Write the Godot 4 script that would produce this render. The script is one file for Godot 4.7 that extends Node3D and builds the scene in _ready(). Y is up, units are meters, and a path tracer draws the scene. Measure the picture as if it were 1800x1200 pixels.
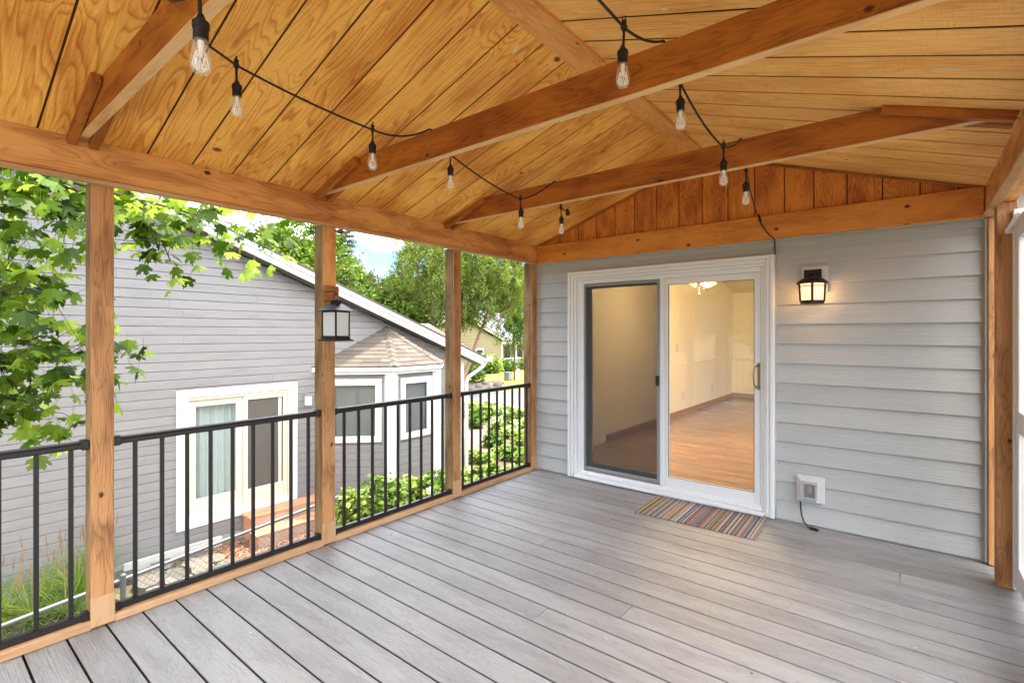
extends Node3D

const GY := -2.1          # the ground below the deck
const EAVE := 2.464       # ceiling height at the beam
const FAN := 0.36           # bulbs of the ceiling fan
const LANTERN := 0.015
var M := {}
var names := {}
var rng := RandomNumberGenerator.new()

# ---------------------------------------------------------------- mesh builder
class MB:
	var v := PackedVector3Array()
	var n := PackedVector3Array()
	var t := PackedVector2Array()
	var k := PackedInt32Array()
	var X := Transform3D()
	func pt(p: Vector3, nn: Vector3, uv := Vector2.ZERO) -> int:
		v.append(X * p); n.append((X.basis * nn).normalized()); t.append(uv)
		return v.size() - 1
	func face(a: int, b: int, c: int) -> void:
		var nn := n[a] + n[b] + n[c]
		if (v[b] - v[a]).cross(v[c] - v[a]).dot(nn) > 0.0:
			k.append(a); k.append(c); k.append(b)
		else:
			k.append(a); k.append(b); k.append(c)
	func quad(a: Vector3, b: Vector3, c: Vector3, d: Vector3, nn: Vector3, ua := Vector2(0, 0), ub := Vector2(1, 0), uc := Vector2(1, 1), ud := Vector2(0, 1)) -> void:
		var i := pt(a, nn, ua); pt(b, nn, ub); pt(c, nn, uc); pt(d, nn, ud)
		face(i, i + 1, i + 2); face(i, i + 2, i + 3)
	func tri(a: Vector3, b: Vector3, c: Vector3, nn: Vector3, ua := Vector2(0, 0), ub := Vector2(1, 0), uc := Vector2(0, 1)) -> void:
		var i := pt(a, nn, ua); pt(b, nn, ub); pt(c, nn, uc)
		face(i, i + 1, i + 2)
	# a box with chamfered edges; g is the axis of its grain (u runs along it, 2 m per tile; v across, 0.5 m per tile)
	func box(ctr: Vector3, s: Vector3, g := 0, uo := Vector2.ZERO, bv := 0.003) -> MB:
		var h := s * 0.5
		bv = minf(bv, minf(h.x, minf(h.y, h.z)) * 0.6)
		for a in 3:
			var b := (a + 1) % 3
			var d := (a + 2) % 3
			for sg in [-1.0, 1.0]:
				var nn := Vector3.ZERO; nn[a] = sg
				var q := []; var uv := []
				for e in [[-1, -1], [1, -1], [1, 1], [-1, 1]]:
					var p := Vector3.ZERO
					p[a] = sg * h[a]; p[b] = e[0] * (h[b] - bv); p[d] = e[1] * (h[d] - bv)
					q.append(ctr + p)
					if a == g:
						uv.append(uo + Vector2(p[b] * 0.5, p[d] * 2.0))
					else:
						var o := b if d == g else d
						uv.append(uo + Vector2(p[g] * 0.5, p[o] * 2.0 + a * 0.31 + (0.17 if sg > 0 else 0.0)))
				quad(q[0], q[1], q[2], q[3], nn, uv[0], uv[1], uv[2], uv[3])
		if bv > 0.0:
			for a in 3:
				var b := (a + 1) % 3
				var d := (a + 2) % 3
				for sa in [-1.0, 1.0]:
					for sb in [-1.0, 1.0]:
						var nn := Vector3.ZERO; nn[a] = sa; nn[b] = sb
						var q := []; var uv := []
						for e in [[0, -1], [1, -1], [1, 1], [0, 1]]:
							var p := Vector3.ZERO
							p[a] = sa * (h[a] - (0.0 if e[0] == 0 else bv)); p[b] = sb * (h[b] - (bv if e[0] == 0 else 0.0)); p[d] = e[1] * (h[d] - bv)
							q.append(ctr + p); uv.append(uo + (Vector2(p[d] * 0.5, (p[a] + p[b]) * 2.0) if d == g else Vector2(p[g] * 0.5, p[d] * 2.0)))
						quad(q[0], q[1], q[2], q[3], nn, uv[0], uv[1], uv[2], uv[3])
			for sx in [-1.0, 1.0]:
				for sy in [-1.0, 1.0]:
					for sz in [-1.0, 1.0]:
						var s3 := Vector3(sx, sy, sz)
						var c0 := ctr + (h - Vector3.ONE * bv) * s3
						tri(c0 + Vector3(sx * bv, 0, 0), c0 + Vector3(0, sy * bv, 0), c0 + Vector3(0, 0, sz * bv), s3, uo, uo, uo)
		return self
	# a lap board: u along, y up, z out of the wall; thicker at its lower edge
	func lap(b0: float, b1: float, t0: float, t1: float, y0: float, y1: float, tb := 0.014, tt := 0.003, uo := Vector2.ZERO) -> MB:
		var nn := Vector3(0, (tb - tt), (y1 - y0)).normalized()
		var r := 0.003
		quad(Vector3(b0, y0 + r, tb), Vector3(b1, y0 + r, tb), Vector3(t1, y1, tt), Vector3(t0, y1, tt), nn, uo + Vector2(b0 * 0.5, 0), uo + Vector2(b1 * 0.5, 0), uo + Vector2(t1 * 0.5, (y1 - y0) * 2), uo + Vector2(t0 * 0.5, (y1 - y0) * 2))
		quad(Vector3(b0, y0, tb - r), Vector3(b1, y0, tb - r), Vector3(b1, y0 + r, tb), Vector3(b0, y0 + r, tb), Vector3(0, -1, 1).normalized())
		quad(Vector3(b0, y0, 0), Vector3(b1, y0, 0), Vector3(b1, y0, tb - r), Vector3(b0, y0, tb - r), Vector3(0, -1, 0))
		quad(Vector3(b0, y0, 0), Vector3(b0, y0, tb), Vector3(t0, y1, tt), Vector3(t0, y1, 0), Vector3(-1, 0, 0))
		quad(Vector3(b1, y0, 0), Vector3(b1, y0, tb), Vector3(t1, y1, tt), Vector3(t1, y1, 0), Vector3(1, 0, 0))
		return self
	func channel(b0: float, b1: float, t0: float, t1: float, y0: float, y1: float, uo := Vector2.ZERO) -> MB:
		var d := 0.018; var c := 0.016
		var ym := y1 - c
		quad(Vector3(b0, y0, d), Vector3(b1, y0, d), Vector3(t1, ym, d - 0.002), Vector3(t0, ym, d - 0.002), Vector3(0, 0, 1), uo + Vector2(b0 * 0.5, 0), uo + Vector2(b1 * 0.5, 0), uo + Vector2(t1 * 0.5, (y1 - y0) * 2), uo + Vector2(t0 * 0.5, (y1 - y0) * 2))
		quad(Vector3(t0, ym, d - 0.002), Vector3(t1, ym, d - 0.002), Vector3(t1, y1, 0.004), Vector3(t0, y1, 0.004), Vector3(0, 0.75, 0.66))
		quad(Vector3(b0, y0, 0), Vector3(b1, y0, 0), Vector3(b1, y0, d), Vector3(b0, y0, d), Vector3(0, -1, 0))
		quad(Vector3(b0, y0, 0), Vector3(b0, y0, d), Vector3(t0, ym, d - 0.002), Vector3(t0, ym, 0), Vector3(-1, 0, 0))
		quad(Vector3(b1, y0, 0), Vector3(b1, y0, d), Vector3(t1, ym, d - 0.002), Vector3(t1, ym, 0), Vector3(1, 0, 0))
		return self
	func tube(p: Array, r0: float, r1 := -1.0, sides := 8) -> MB:
		if r1 < 0.0: r1 = r0
		var up := Vector3(0.31, 0.17, 0.93)
		var first := v.size()
		for i in p.size():
			var d: Vector3 = ((p[mini(i + 1, p.size() - 1)] as Vector3) - (p[maxi(i - 1, 0)] as Vector3)).normalized()
			var a := up.cross(d)
			if a.length() < 0.05: a = Vector3(1, 0, 0).cross(d)
			a = a.normalized()
			var b := d.cross(a); up = a.cross(d) * -1.0
			var f := float(i) / maxf(1.0, p.size() - 1)
			var r := lerpf(r0, r1, f)
			for j in sides + 1:
				var w := TAU * j / sides
				var nn := a * cos(w) + b * sin(w)
				pt((p[i] as Vector3) + nn * r, nn, Vector2(float(j) / sides, i * 0.3))
		for i in p.size() - 1:
			for j in sides:
				var q := first + i * (sides + 1) + j
				face(q, q + 1, q + sides + 2); face(q, q + sides + 2, q + sides + 1)
		for e in 2:
			var o: Vector3 = p[0] if e == 0 else p[p.size() - 1]
			var q: Vector3 = p[1] if e == 0 else p[p.size() - 2]
			var nn := (o - q).normalized()
			var base := first if e == 0 else first + (p.size() - 1) * (sides + 1)
			var c := pt(Vector3.ZERO, Vector3.UP); v[c] = X * o; n[c] = (X.basis * nn).normalized()
			for j in sides:
				var i1 := pt(Vector3.ZERO, nn); v[i1] = v[base + j]; n[i1] = n[c]
				var i2 := pt(Vector3.ZERO, nn); v[i2] = v[base + j + 1]; n[i2] = n[c]
				face(c, i1, i2)
		return self
	func lathe(prof: Array, o: Vector3, seg := 20) -> MB:
		for i in prof.size() - 1:
			var a: Vector2 = prof[i]; var b: Vector2 = prof[i + 1]
			var d := (b - a).normalized()
			var first := v.size()
			for j in seg + 1:
				var w := TAU * j / seg
				var nn := Vector3(cos(w) * d.y, -d.x, sin(w) * d.y)
				pt(o + Vector3(cos(w) * a.x, a.y, sin(w) * a.x), nn, Vector2(float(j) / seg, float(i)))
				pt(o + Vector3(cos(w) * b.x, b.y, sin(w) * b.x), nn, Vector2(float(j) / seg, float(i) + 1.0))
			for j in seg:
				var q := first + j * 2
				face(q, q + 1, q + 3); face(q, q + 3, q + 2)
		return self
	func ball(o: Vector3, r: Vector3, seg := 8, rows := 5, rough := 0.0, sd := 0) -> MB:
		var first := v.size()
		for i in rows + 1:
			for j in seg + 1:
				var a := PI * i / rows; var w := TAU * j / seg
				var d := Vector3(sin(a) * cos(w), cos(a), sin(a) * sin(w))
				var f := 1.0 + rough * sin((j % seg) * 12.9 + i * 7.3 + sd) * (1.0 if i > 0 and i < rows else 0.0)
				pt(o + d * r * f, d, Vector2(float(j) / seg, float(i) / rows))
		for i in rows:
			for j in seg:
				var q := first + i * (seg + 1) + j
				face(q, q + 1, q + seg + 2); face(q, q + seg + 2, q + seg + 1)
		return self
	# a prism over a flat outline (convex or not), outline in x,y; z from z0 to z1
	func prism(o: PackedVector2Array, z0: float, z1: float, sc := 0.5) -> MB:
		var ids := Geometry2D.triangulate_polygon(o)
		for e in 2:
			var z := z0 if e == 0 else z1
			var nn := Vector3(0, 0, signf(z - (z0 + z1) * 0.5))
			for i in range(0, ids.size(), 3):
				var a := o[ids[i]]; var b := o[ids[i + 1]]; var c := o[ids[i + 2]]
				tri(Vector3(a.x, a.y, z), Vector3(b.x, b.y, z), Vector3(c.x, c.y, z), nn, Vector2(a.x * sc, a.y * 2), Vector2(b.x * sc, b.y * 2), Vector2(c.x * sc, c.y * 2))
		var area := 0.0
		for i in o.size():
			var a := o[i]; var b := o[(i + 1) % o.size()]
			area += a.x * b.y - b.x * a.y
		for i in o.size():
			var a := o[i]; var b := o[(i + 1) % o.size()]
			var d := (b - a).normalized() * signf(area)
			quad(Vector3(a.x, a.y, z0), Vector3(b.x, b.y, z0), Vector3(b.x, b.y, z1), Vector3(a.x, a.y, z1), Vector3(d.y, -d.x, 0), Vector2(a.x * sc, 0), Vector2(b.x * sc, 0), Vector2(b.x * sc, (z1 - z0) * 2), Vector2(a.x * sc, (z1 - z0) * 2))
		return self
	func mesh() -> ArrayMesh:
		var m := ArrayMesh.new()
		var a := []; a.resize(Mesh.ARRAY_MAX)
		a[Mesh.ARRAY_VERTEX] = v; a[Mesh.ARRAY_NORMAL] = n; a[Mesh.ARRAY_TEX_UV] = t; a[Mesh.ARRAY_INDEX] = k
		m.add_surface_from_arrays(Mesh.PRIMITIVE_TRIANGLES, a)
		return m

# ---------------------------------------------------------------- nodes
func called(o: Node, what: String, parent: Node) -> void:
	var key := "%d/%s" % [parent.get_instance_id(), what]
	var i: int = names.get(key, 0)
	names[key] = i + 1
	o.name = what if i == 0 else "%s_%03d" % [what, i]
	parent.add_child(o, true)

func part(what: String, b, m: Material, parent: Node, at := Vector3.ZERO, kind := "") -> MeshInstance3D:
	var o := MeshInstance3D.new()
	o.mesh = b.mesh() if b is MB else b
	o.material_override = m
	called(o, what, parent)
	o.position = at
	if kind: o.set_meta("kind", kind)
	return o

func tag(o: Node, label: String, category: String, group := "") -> void:
	o.set_meta("label", label); o.set_meta("category", category)
	if group: o.set_meta("group", group)

func thing(what: String, label: String, category: String, group := "", at := Vector3.ZERO, turn := 0.0) -> Node3D:
	var o := Node3D.new()
	called(o, what, self)
	o.position = at; o.rotation.y = turn
	tag(o, label, category, group)
	return o

func struct(what: String, b = null, m: Material = null) -> Node3D:
	var o: Node3D
	if b == null:
		o = Node3D.new(); called(o, what, self)
	else:
		o = part(what, b, m, self)
	o.set_meta("kind", "structure")
	return o

func uo() -> Vector2:
	return Vector2(rng.randf(), rng.randf())

func rot_y(deg: float, at := Vector3.ZERO) -> Transform3D:
	return Transform3D(Basis(Vector3.UP, deg_to_rad(deg)), at)

# ---------------------------------------------------------------- textures
func nz(w: int, h: int, sw: int, sh: int, fr: float, sd: int, oc := 3) -> PackedFloat32Array:
	var f := FastNoiseLite.new()
	f.noise_type = FastNoiseLite.TYPE_SIMPLEX_SMOOTH
	f.seed = sd; f.frequency = fr; f.fractal_octaves = oc
	var im := f.get_seamless_image(sw, sh)
	im.convert(Image.FORMAT_RF)
	if sw != w or sh != h:
		# wrap a margin round it first, so that the stretched picture still tiles
		var e := Image.create(sw + 4, sh + 4, false, Image.FORMAT_RF)
		for ox in [-1, 0, 1]:
			for oy in [-1, 0, 1]:
				e.blit_rect(im, Rect2i(0, 0, sw, sh), Vector2i(2 + ox * sw, 2 + oy * sh))
		var mw := int(round(2.0 * w / sw)); var mh := int(round(2.0 * h / sh))
		e.resize(w + 2 * mw, h + 2 * mh, Image.INTERPOLATE_CUBIC)
		im = e.get_region(Rect2i(mw, mh, w, h))
	return im.get_data().to_float32_array()

func tex(im: Image) -> ImageTexture:
	return ImageTexture.create_from_image(im)

func from_bytes(d: PackedByteArray, w: int, h: int) -> Image:
	return Image.create_from_data(w, h, false, Image.FORMAT_RGB8, d)

# sawn wood: c0 early wood, c1 late wood, both sRGB; 2 m x 0.5 m
func wood(sd: int, c0: Color, c1: Color, o := {}) -> ImageTexture:
	var w: int = o.get("w", 1024)
	var h: int = o.get("h", 512)
	var A := nz(w, h, o.get("au", 20), o.get("av", 40), o.get("af", 0.11), sd, 3)
	var B := nz(w, h, 32, 32, 0.09, sd + 7, 3)
	var F := nz(w, h, 48, h, 0.35, sd + 11, 2)
	var S := nz(w, h, w, o.get("sh", 10), 0.4, sd + 17, 1)
	var ct: float = o.get("cut", 0.72)
	var K: float = o.get("rings", 9.0)
	var st: float = o.get("straight", 0.0)
	var ra: float = o.get("ring", 0.8)
	var fa: float = o.get("fibre", 0.5)
	var ba: float = o.get("broad", 0.5)
	var sa: float = o.get("saw", 0.0)
	var kn: Array = o.get("knots", [])
	var kc: Color = o.get("knot", Color(0.16, 0.07, 0.03))
	var d := PackedByteArray(); d.resize(w * h * 3)
	var i := 0
	for y in h:
		var fy := float(y) / h
		for x in w:
			var a := A[i] * K + fy * st
			var core := 0.0
			for q in kn:
				var dx: float = (float(x) / w - q.x) * 4.0
				var dy: float = fy - q.y
				if absf(dx) < 0.5 and absf(dy) < 0.3:
					var r2: float = (dx * dx * 0.5 + dy * dy) / (q.z * q.z)
					if r2 < 16.0:
						a += 2.6 * exp(-r2 * 0.35)
						core += exp(-r2 * r2 * 1.3)
			var r := a - floorf(a)
			var late := r * r * r if r < 0.88 else 0.68 * (1.0 - (r - 0.88) / 0.12)
			var m := clampf(0.12 + late * ra + (F[i] - 0.5) * fa + (B[i] - 0.5) * ba * 2.0, 0.0, 1.0)
			var dk := 1.0
			if sa > 0.0 and S[i] > ct: dk -= sa * clampf((S[i] - ct) * 6.0, 0.0, 1.0)
			var cr := lerpf(c0.r, c1.r, m) * dk
			var cg := lerpf(c0.g, c1.g, m) * dk
			var cb := lerpf(c0.b, c1.b, m) * dk
			if core > 0.01:
				core = minf(core, 1.0)
				cr = lerpf(cr, kc.r, core); cg = lerpf(cg, kc.g, core); cb = lerpf(cb, kc.b, core)
			d[i * 3] = int(clampf(cr, 0, 1) * 255); d[i * 3 + 1] = int(clampf(cg, 0, 1) * 255); d[i * 3 + 2] = int(clampf(cb, 0, 1) * 255)
			i += 1
	return tex(from_bytes(d, w, h))

# speckled tone: two layers of noise between two colours
func mottle(sd: int, c0: Color, c1: Color, f0 := 0.02, f1 := 0.25, share := 0.5, n := 512) -> ImageTexture:
	var A := nz(n, n, n, n, f0, sd, 3)
	var B := nz(n, n, n, n, f1, sd + 3, 2)
	var d := PackedByteArray(); d.resize(n * n * 3)
	for i in n * n:
		var m := clampf((A[i] * (1.0 - share) + B[i] * share - 0.5) * 1.7 + 0.5, 0.0, 1.0)
		d[i * 3] = int(lerpf(c0.r, c1.r, m) * 255); d[i * 3 + 1] = int(lerpf(c0.g, c1.g, m) * 255); d[i * 3 + 2] = int(lerpf(c0.b, c1.b, m) * 255)
	return tex(from_bytes(d, n, n))

# relief of a wood-grain emboss, as a normal map
func emboss(sd: int, k: float, sw := 24, oc := 2) -> ImageTexture:
	var w := 512; var h := 256
	var F := nz(w, h, sw, h, 0.22, sd, oc)
	var A := nz(w, h, 12, 24, 0.12, sd + 5, 2)
	var d := PackedByteArray(); d.resize(w * h)
	for i in w * h:
		var r := A[i] * 14.0
		d[i] = int(clampf(F[i] * 0.7 + (r - floorf(r)) * 0.3, 0, 1) * 255)
	var im := Image.create_from_data(w, h, false, Image.FORMAT_L8, d)
	im.convert(Image.FORMAT_RGBA8)
	im.bump_map_to_normal_map(k)
	return tex(im)

func mat(c: Color, rough := 0.6, t: Texture2D = null, nm: Texture2D = null, metal := 0.0, ns := 1.0) -> StandardMaterial3D:
	var m := StandardMaterial3D.new()
	m.albedo_color = c; m.roughness = rough; m.metallic = metal
	if t: m.albedo_texture = t
	if nm:
		m.normal_enabled = true; m.normal_texture = nm; m.normal_scale = ns
	return m

func tri_mat(c: Color, rough: float, t: Texture2D, sc: float) -> StandardMaterial3D:
	var m := mat(c, rough, t)
	m.uv1_triplanar = true; m.uv1_world_triplanar = true; m.uv1_scale = Vector3.ONE * sc
	return m

func glass(c: Color, alpha: float, rough := 0.0) -> StandardMaterial3D:
	var m := mat(Color(c.r, c.g, c.b, alpha), rough)
	m.transparency = BaseMaterial3D.TRANSPARENCY_ALPHA
	return m

func leaf_mat(rough := 0.45, back := 0.8) -> StandardMaterial3D:
	var m := mat(Color(1, 1, 1), rough)
	m.vertex_color_use_as_albedo = true
	m.metallic_specular = 0.25
	m.backlight_enabled = true; m.backlight = Color(0.85, 1.0, 0.35) * back
	m.cull_mode = BaseMaterial3D.CULL_DISABLED
	return m

func glow(c: Color, e: float) -> StandardMaterial3D:
	var m := mat(c, 0.5)
	m.emission_enabled = true; m.emission = c; m.emission_energy_multiplier = e
	return m

func make_materials() -> void:
	var grain := emboss(5, 3.0)
	var fine := emboss(9, 5.0, 16)
	var thin := emboss(15, 3.0, 6)
	M.ply = mat(Color(1, 1, 1), 0.62, wood(101, Color(0.98, 0.75, 0.37), Color(0.74, 0.43, 0.13), {"rings": 10.0, "ring": 0.85, "fibre": 0.45, "broad": 0.5, "saw": 0.07, "sh": 14, "au": 26, "av": 120, "af": 0.042, "knots": [Vector3(0.3, 0.4, 0.02), Vector3(0.72, 0.8, 0.016)], "knot": Color(0.42, 0.22, 0.08)}), fine, 0.0, 0.2)
	M.ply_b = mat(Color(1, 1, 1), 0.62, wood(211, Color(0.98, 0.75, 0.37), Color(0.75, 0.44, 0.14), {"rings": 7.0, "ring": 0.8, "fibre": 0.4, "broad": 0.7, "au": 24, "av": 110, "af": 0.042, "saw": 0.08, "sh": 14, "knots": [Vector3(0.6, 0.3, 0.02)], "knot": Color(0.42, 0.22, 0.08)}), fine, 0.0, 0.2)
	M.ply_r = mat(Color(1, 1, 1), 0.62, wood(307, Color(0.98, 0.77, 0.45), Color(0.80, 0.54, 0.24), {"rings": 8.0, "straight": 9.0, "ring": 0.55, "fibre": 0.7, "broad": 0.4, "saw": 0.07, "sh": 20, "cut": 0.74, "au": 30, "av": 110, "af": 0.045, "knots": [Vector3(0.15, 0.6, 0.012), Vector3(0.8, 0.2, 0.01)], "knot": Color(0.45, 0.25, 0.1)}), fine, 0.0, 0.2)
	M.gable = mat(Color(1, 1, 1), 0.6, wood(401, Color(0.84, 0.53, 0.20), Color(0.58, 0.29, 0.08), {"rings": 8.0, "ring": 0.85, "fibre": 0.4, "broad": 0.5, "au": 40, "av": 90, "af": 0.05}), fine, 0.0, 0.2)
	for q in [M.ply, M.ply_b, M.ply_r]: q.uv1_scale = Vector3(0.8, 0.4, 1.0)
	M.putty = mat(Color(0.90, 0.80, 0.60), 0.7)
	M.groove = mat(Color(0.27, 0.15, 0.06), 0.8)
	M.tie = mat(Color(1, 1, 1), 0.5, wood(503, Color(0.70, 0.42, 0.14), Color(0.43, 0.20, 0.05), {"rings": 6.0, "straight": 6.0, "ring": 0.55, "fibre": 0.8, "broad": 0.5, "knots": [Vector3(0.12, 0.3, 0.03), Vector3(0.37, 0.62, 0.02), Vector3(0.66, 0.2, 0.024), Vector3(0.86, 0.75, 0.02)], "knot": Color(0.27, 0.11, 0.03)}), grain, 0.0, 0.25)
	M.beam = mat(Color(1, 1, 1), 0.55, wood(601, Color(0.87, 0.63, 0.37), Color(0.61, 0.37, 0.18), {"rings": 7.0, "straight": 6.0, "ring": 0.6, "fibre": 0.7, "broad": 0.6, "af": 0.07, "knots": [Vector3(0.1, 0.5, 0.03), Vector3(0.32, 0.25, 0.026), Vector3(0.5, 0.7, 0.03), Vector3(0.71, 0.45, 0.024), Vector3(0.9, 0.8, 0.028)], "knot": Color(0.25, 0.12, 0.05)}), grain, 0.0, 0.3)
	M.beam_wall = mat(Color(1, 1, 1), 0.5, wood(651, Color(0.85, 0.56, 0.24), Color(0.65, 0.37, 0.13), {"rings": 5.0, "straight": 6.0, "ring": 0.45, "fibre": 0.5, "broad": 0.5, "knots": [Vector3(0.08, 0.6, 0.026), Vector3(0.27, 0.3, 0.024), Vector3(0.45, 0.75, 0.026), Vector3(0.68, 0.4, 0.024), Vector3(0.92, 0.2, 0.026)], "knot": Color(0.27, 0.12, 0.04)}), grain, 0.0, 0.3)
	M.post = mat(Color(1, 1, 1), 0.6, wood(701, Color(0.75, 0.54, 0.33), Color(0.49, 0.31, 0.16), {"rings": 6.0, "straight": 7.0, "ring": 0.6, "fibre": 0.9, "broad": 0.6, "knots": [Vector3(0.15, 0.6, 0.022), Vector3(0.42, 0.2, 0.02), Vector3(0.63, 0.75, 0.022), Vector3(0.88, 0.4, 0.02)], "knot": Color(0.28, 0.14, 0.06)}), grain, 0.0, 0.4)
	M.post_old = mat(Color(1, 1, 1), 0.7, wood(721, Color(0.58, 0.46, 0.30), Color(0.40, 0.29, 0.16), {"rings": 4.0, "straight": 8.0, "ring": 0.6, "fibre": 0.9, "broad": 0.8, "knots": [Vector3(0.3, 0.5, 0.02)]}), grain, 0.0, 0.4)
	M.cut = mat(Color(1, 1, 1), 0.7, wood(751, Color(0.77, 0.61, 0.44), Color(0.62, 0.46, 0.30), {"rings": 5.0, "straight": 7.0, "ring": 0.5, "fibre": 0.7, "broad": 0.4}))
	M.ridge = mat(Color(1, 1, 1), 0.55, wood(801, Color(0.90, 0.66, 0.37), Color(0.70, 0.45, 0.21), {"rings": 5.0, "straight": 4.0, "ring": 0.6, "fibre": 0.5, "broad": 0.3, "knots": [Vector3(0.4, 0.4, 0.024), Vector3(0.8, 0.6, 0.02)], "knot": Color(0.45, 0.24, 0.09)}))
	M.under = mat(Color(1, 1, 1), 0.7, wood(761, Color(0.88, 0.72, 0.52), Color(0.74, 0.55, 0.35), {"w": 512, "h": 256, "rings": 4.0, "straight": 6.0, "ring": 0.4, "fibre": 0.6, "broad": 0.5}))  # tie undersides: worn wood, with light bounced off the deck put into the colour
	M.deck = []
	for q in 3:
		var b: float = [0.0, 0.018, -0.02][q]
		M.deck.append(mat(Color(1, 1, 1), 0.5, wood(900 + q * 13, Color(0.585 + b, 0.58 + b, 0.575 + b), Color(0.43 + b, 0.42 + b, 0.415 + b), {"rings": 9.0, "straight": 2.0, "ring": 0.55, "fibre": 0.7, "broad": 0.34, "au": 36, "av": 90, "af": 0.05}), fine, 0.0, 0.35))
	M.deck_edge = mat(Color(0.36, 0.30, 0.28), 0.7)
	M.siding = []
	for q in 3:
		var b: float = [0.0, 0.012, -0.012][q]
		M.siding.append(mat(Color(1, 1, 1), 0.55, wood(950 + q * 17, Color(0.70 + b, 0.705 + b, 0.695 + b), Color(0.66 + b, 0.665 + b, 0.655 + b), {"w": 512, "h": 256, "rings": 4.0, "straight": 5.0, "ring": 0.3, "fibre": 0.8, "broad": 0.3}), thin, 0.0, 0.35))
	M.nsiding = []
	for q in 3:
		var b: float = [0.0, 0.006, -0.006][q]
		M.nsiding.append(mat(Color(1, 1, 1), 0.65, wood(990 + q * 17, Color(0.555 + b, 0.54 + b, 0.535 + b), Color(0.51 + b, 0.495 + b, 0.49 + b), {"w": 512, "h": 256, "rings": 5.0, "ring": 0.35, "fibre": 0.8, "broad": 0.45}), thin, 0.0, 0.3))
	M.trim = mat(Color(0.885, 0.89, 0.885), 0.4)
	M.block = mat(Color(0.80, 0.79, 0.765), 0.5)
	M.gray_trim = mat(Color(0.66, 0.665, 0.65), 0.55)
	M.cream = mat(Color(0.86, 0.83, 0.75), 0.5)
	M.black = mat(Color(0.10, 0.083, 0.076), 0.42, mottle(37, Color(1, 1, 1), Color(0.8, 0.8, 0.8), 0.02, 0.4, 0.6, 256))
	M.cable = mat(Color(0.055, 0.055, 0.058), 0.6)
	M.bronze = mat(Color(0.20, 0.125, 0.085), 0.45, mottle(38, Color(1, 1, 1), Color(0.7, 0.7, 0.7), 0.03, 0.4, 0.5, 256), null, 0.3)
	M.bronze_dark = mat(Color(0.13, 0.105, 0.095), 0.45, null, null, 0.3)
	M.brass_dull = mat(Color(0.45, 0.42, 0.30), 0.5)
	M.brass = mat(Color(0.62, 0.52, 0.34), 0.3, null, null, 0.9)
	M.screen_frame = mat(Color(0.56, 0.57, 0.57), 0.45, null, null, 0.2)
	M.pane = glass(Color(0.9, 0.95, 0.93), 0.05)
	M.dark_pane = glass(Color(0.16, 0.19, 0.20), 0.45, 0.02)
	M.screen = glass(Color(0.235, 0.23, 0.225), 0.62, 0.7)
	M.bulb_glass = glass(Color(1.0, 1.0, 1.0), 0.15, 0.02)
	M.filament = mat(Color(0.98, 0.97, 0.94), 0.3)
	M.frost = mat(Color(0.96, 0.97, 0.96), 0.3)
	M.frost.backlight_enabled = true; M.frost.backlight = Color(0.8, 0.8, 0.8)
	M.galv = mat(Color(0.40, 0.42, 0.44), 0.5, null, null, 0.4)
	M.shingle = []
	for q in 4:
		var c: Color = [Color(0.41, 0.37, 0.335), Color(0.385, 0.345, 0.31), Color(0.435, 0.40, 0.36), Color(0.36, 0.325, 0.295)][q]
		M.shingle.append(tri_mat(Color(1, 1, 1), 0.95, mottle(60 + q, c * 0.86, c * 1.1, 0.06, 0.45, 0.7, 256), 1.6))
	M.roof_gray = tri_mat(Color(1, 1, 1), 0.95, mottle(66, Color(0.36, 0.36, 0.38), Color(0.46, 0.46, 0.48), 0.03, 0.3, 0.6, 256), 0.6)
	M.concrete = tri_mat(Color(1, 1, 1), 0.9, mottle(70, Color(0.60, 0.59, 0.57), Color(0.74, 0.73, 0.70), 0.02, 0.3, 0.5, 256), 0.7)
	M.asphalt = tri_mat(Color(1, 1, 1), 0.9, mottle(71, Color(0.36, 0.36, 0.37), Color(0.44, 0.43, 0.43), 0.02, 0.4, 0.5, 256), 0.4)
	M.soil = tri_mat(Color(1, 1, 1), 0.95, mottle(72, Color(0.34, 0.29, 0.22), Color(0.45, 0.43, 0.27), 0.02, 0.2, 0.5, 512), 0.12)
	M.lawn = tri_mat(Color(1, 1, 1), 0.95, mottle(73, Color(0.42, 0.47, 0.16), Color(0.66, 0.60, 0.29), 0.012, 0.3, 0.35, 512), 0.06)
	M.mulch = tri_mat(Color(1, 1, 1), 0.95, mottle(74, Color(0.46, 0.29, 0.20), Color(0.62, 0.44, 0.33), 0.05, 0.4, 0.7, 512), 0.8)
	M.rock = []
	for q in 3:
		var c: Color = [Color(0.42, 0.40, 0.37), Color(0.48, 0.44, 0.40), Color(0.36, 0.35, 0.33)][q]
		M.rock.append(tri_mat(Color(1, 1, 1), 0.9, mottle(80 + q, c * 0.8, c * 1.12, 0.03, 0.3, 0.5, 256), 1.3))
	M.step = mat(Color(1, 1, 1), 0.7, wood(811, Color(0.80, 0.58, 0.43), Color(0.63, 0.42, 0.30), {"w": 512, "h": 256, "rings": 5.0, "straight": 5.0, "ring": 0.5, "fibre": 0.7, "broad": 0.4}))
	M.step_gray = mat(Color(1, 1, 1), 0.75, wood(821, Color(0.72, 0.64, 0.56), Color(0.55, 0.47, 0.41), {"w": 512, "h": 256, "rings": 5.0, "straight": 5.0, "ring": 0.5, "fibre": 0.7, "broad": 0.4}))
	M.tan_wall = mat(Color(1, 1, 1), 0.8, mottle(90, Color(0.56, 0.51, 0.39), Color(0.60, 0.55, 0.43), 0.02, 0.2, 0.4, 256))
	M.room_wall = mat(Color(0.95, 0.91, 0.79), 0.8)
	M.room_ceiling = mat(Color(0.88, 0.82, 0.68), 0.85)
	M.oak = []
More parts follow.
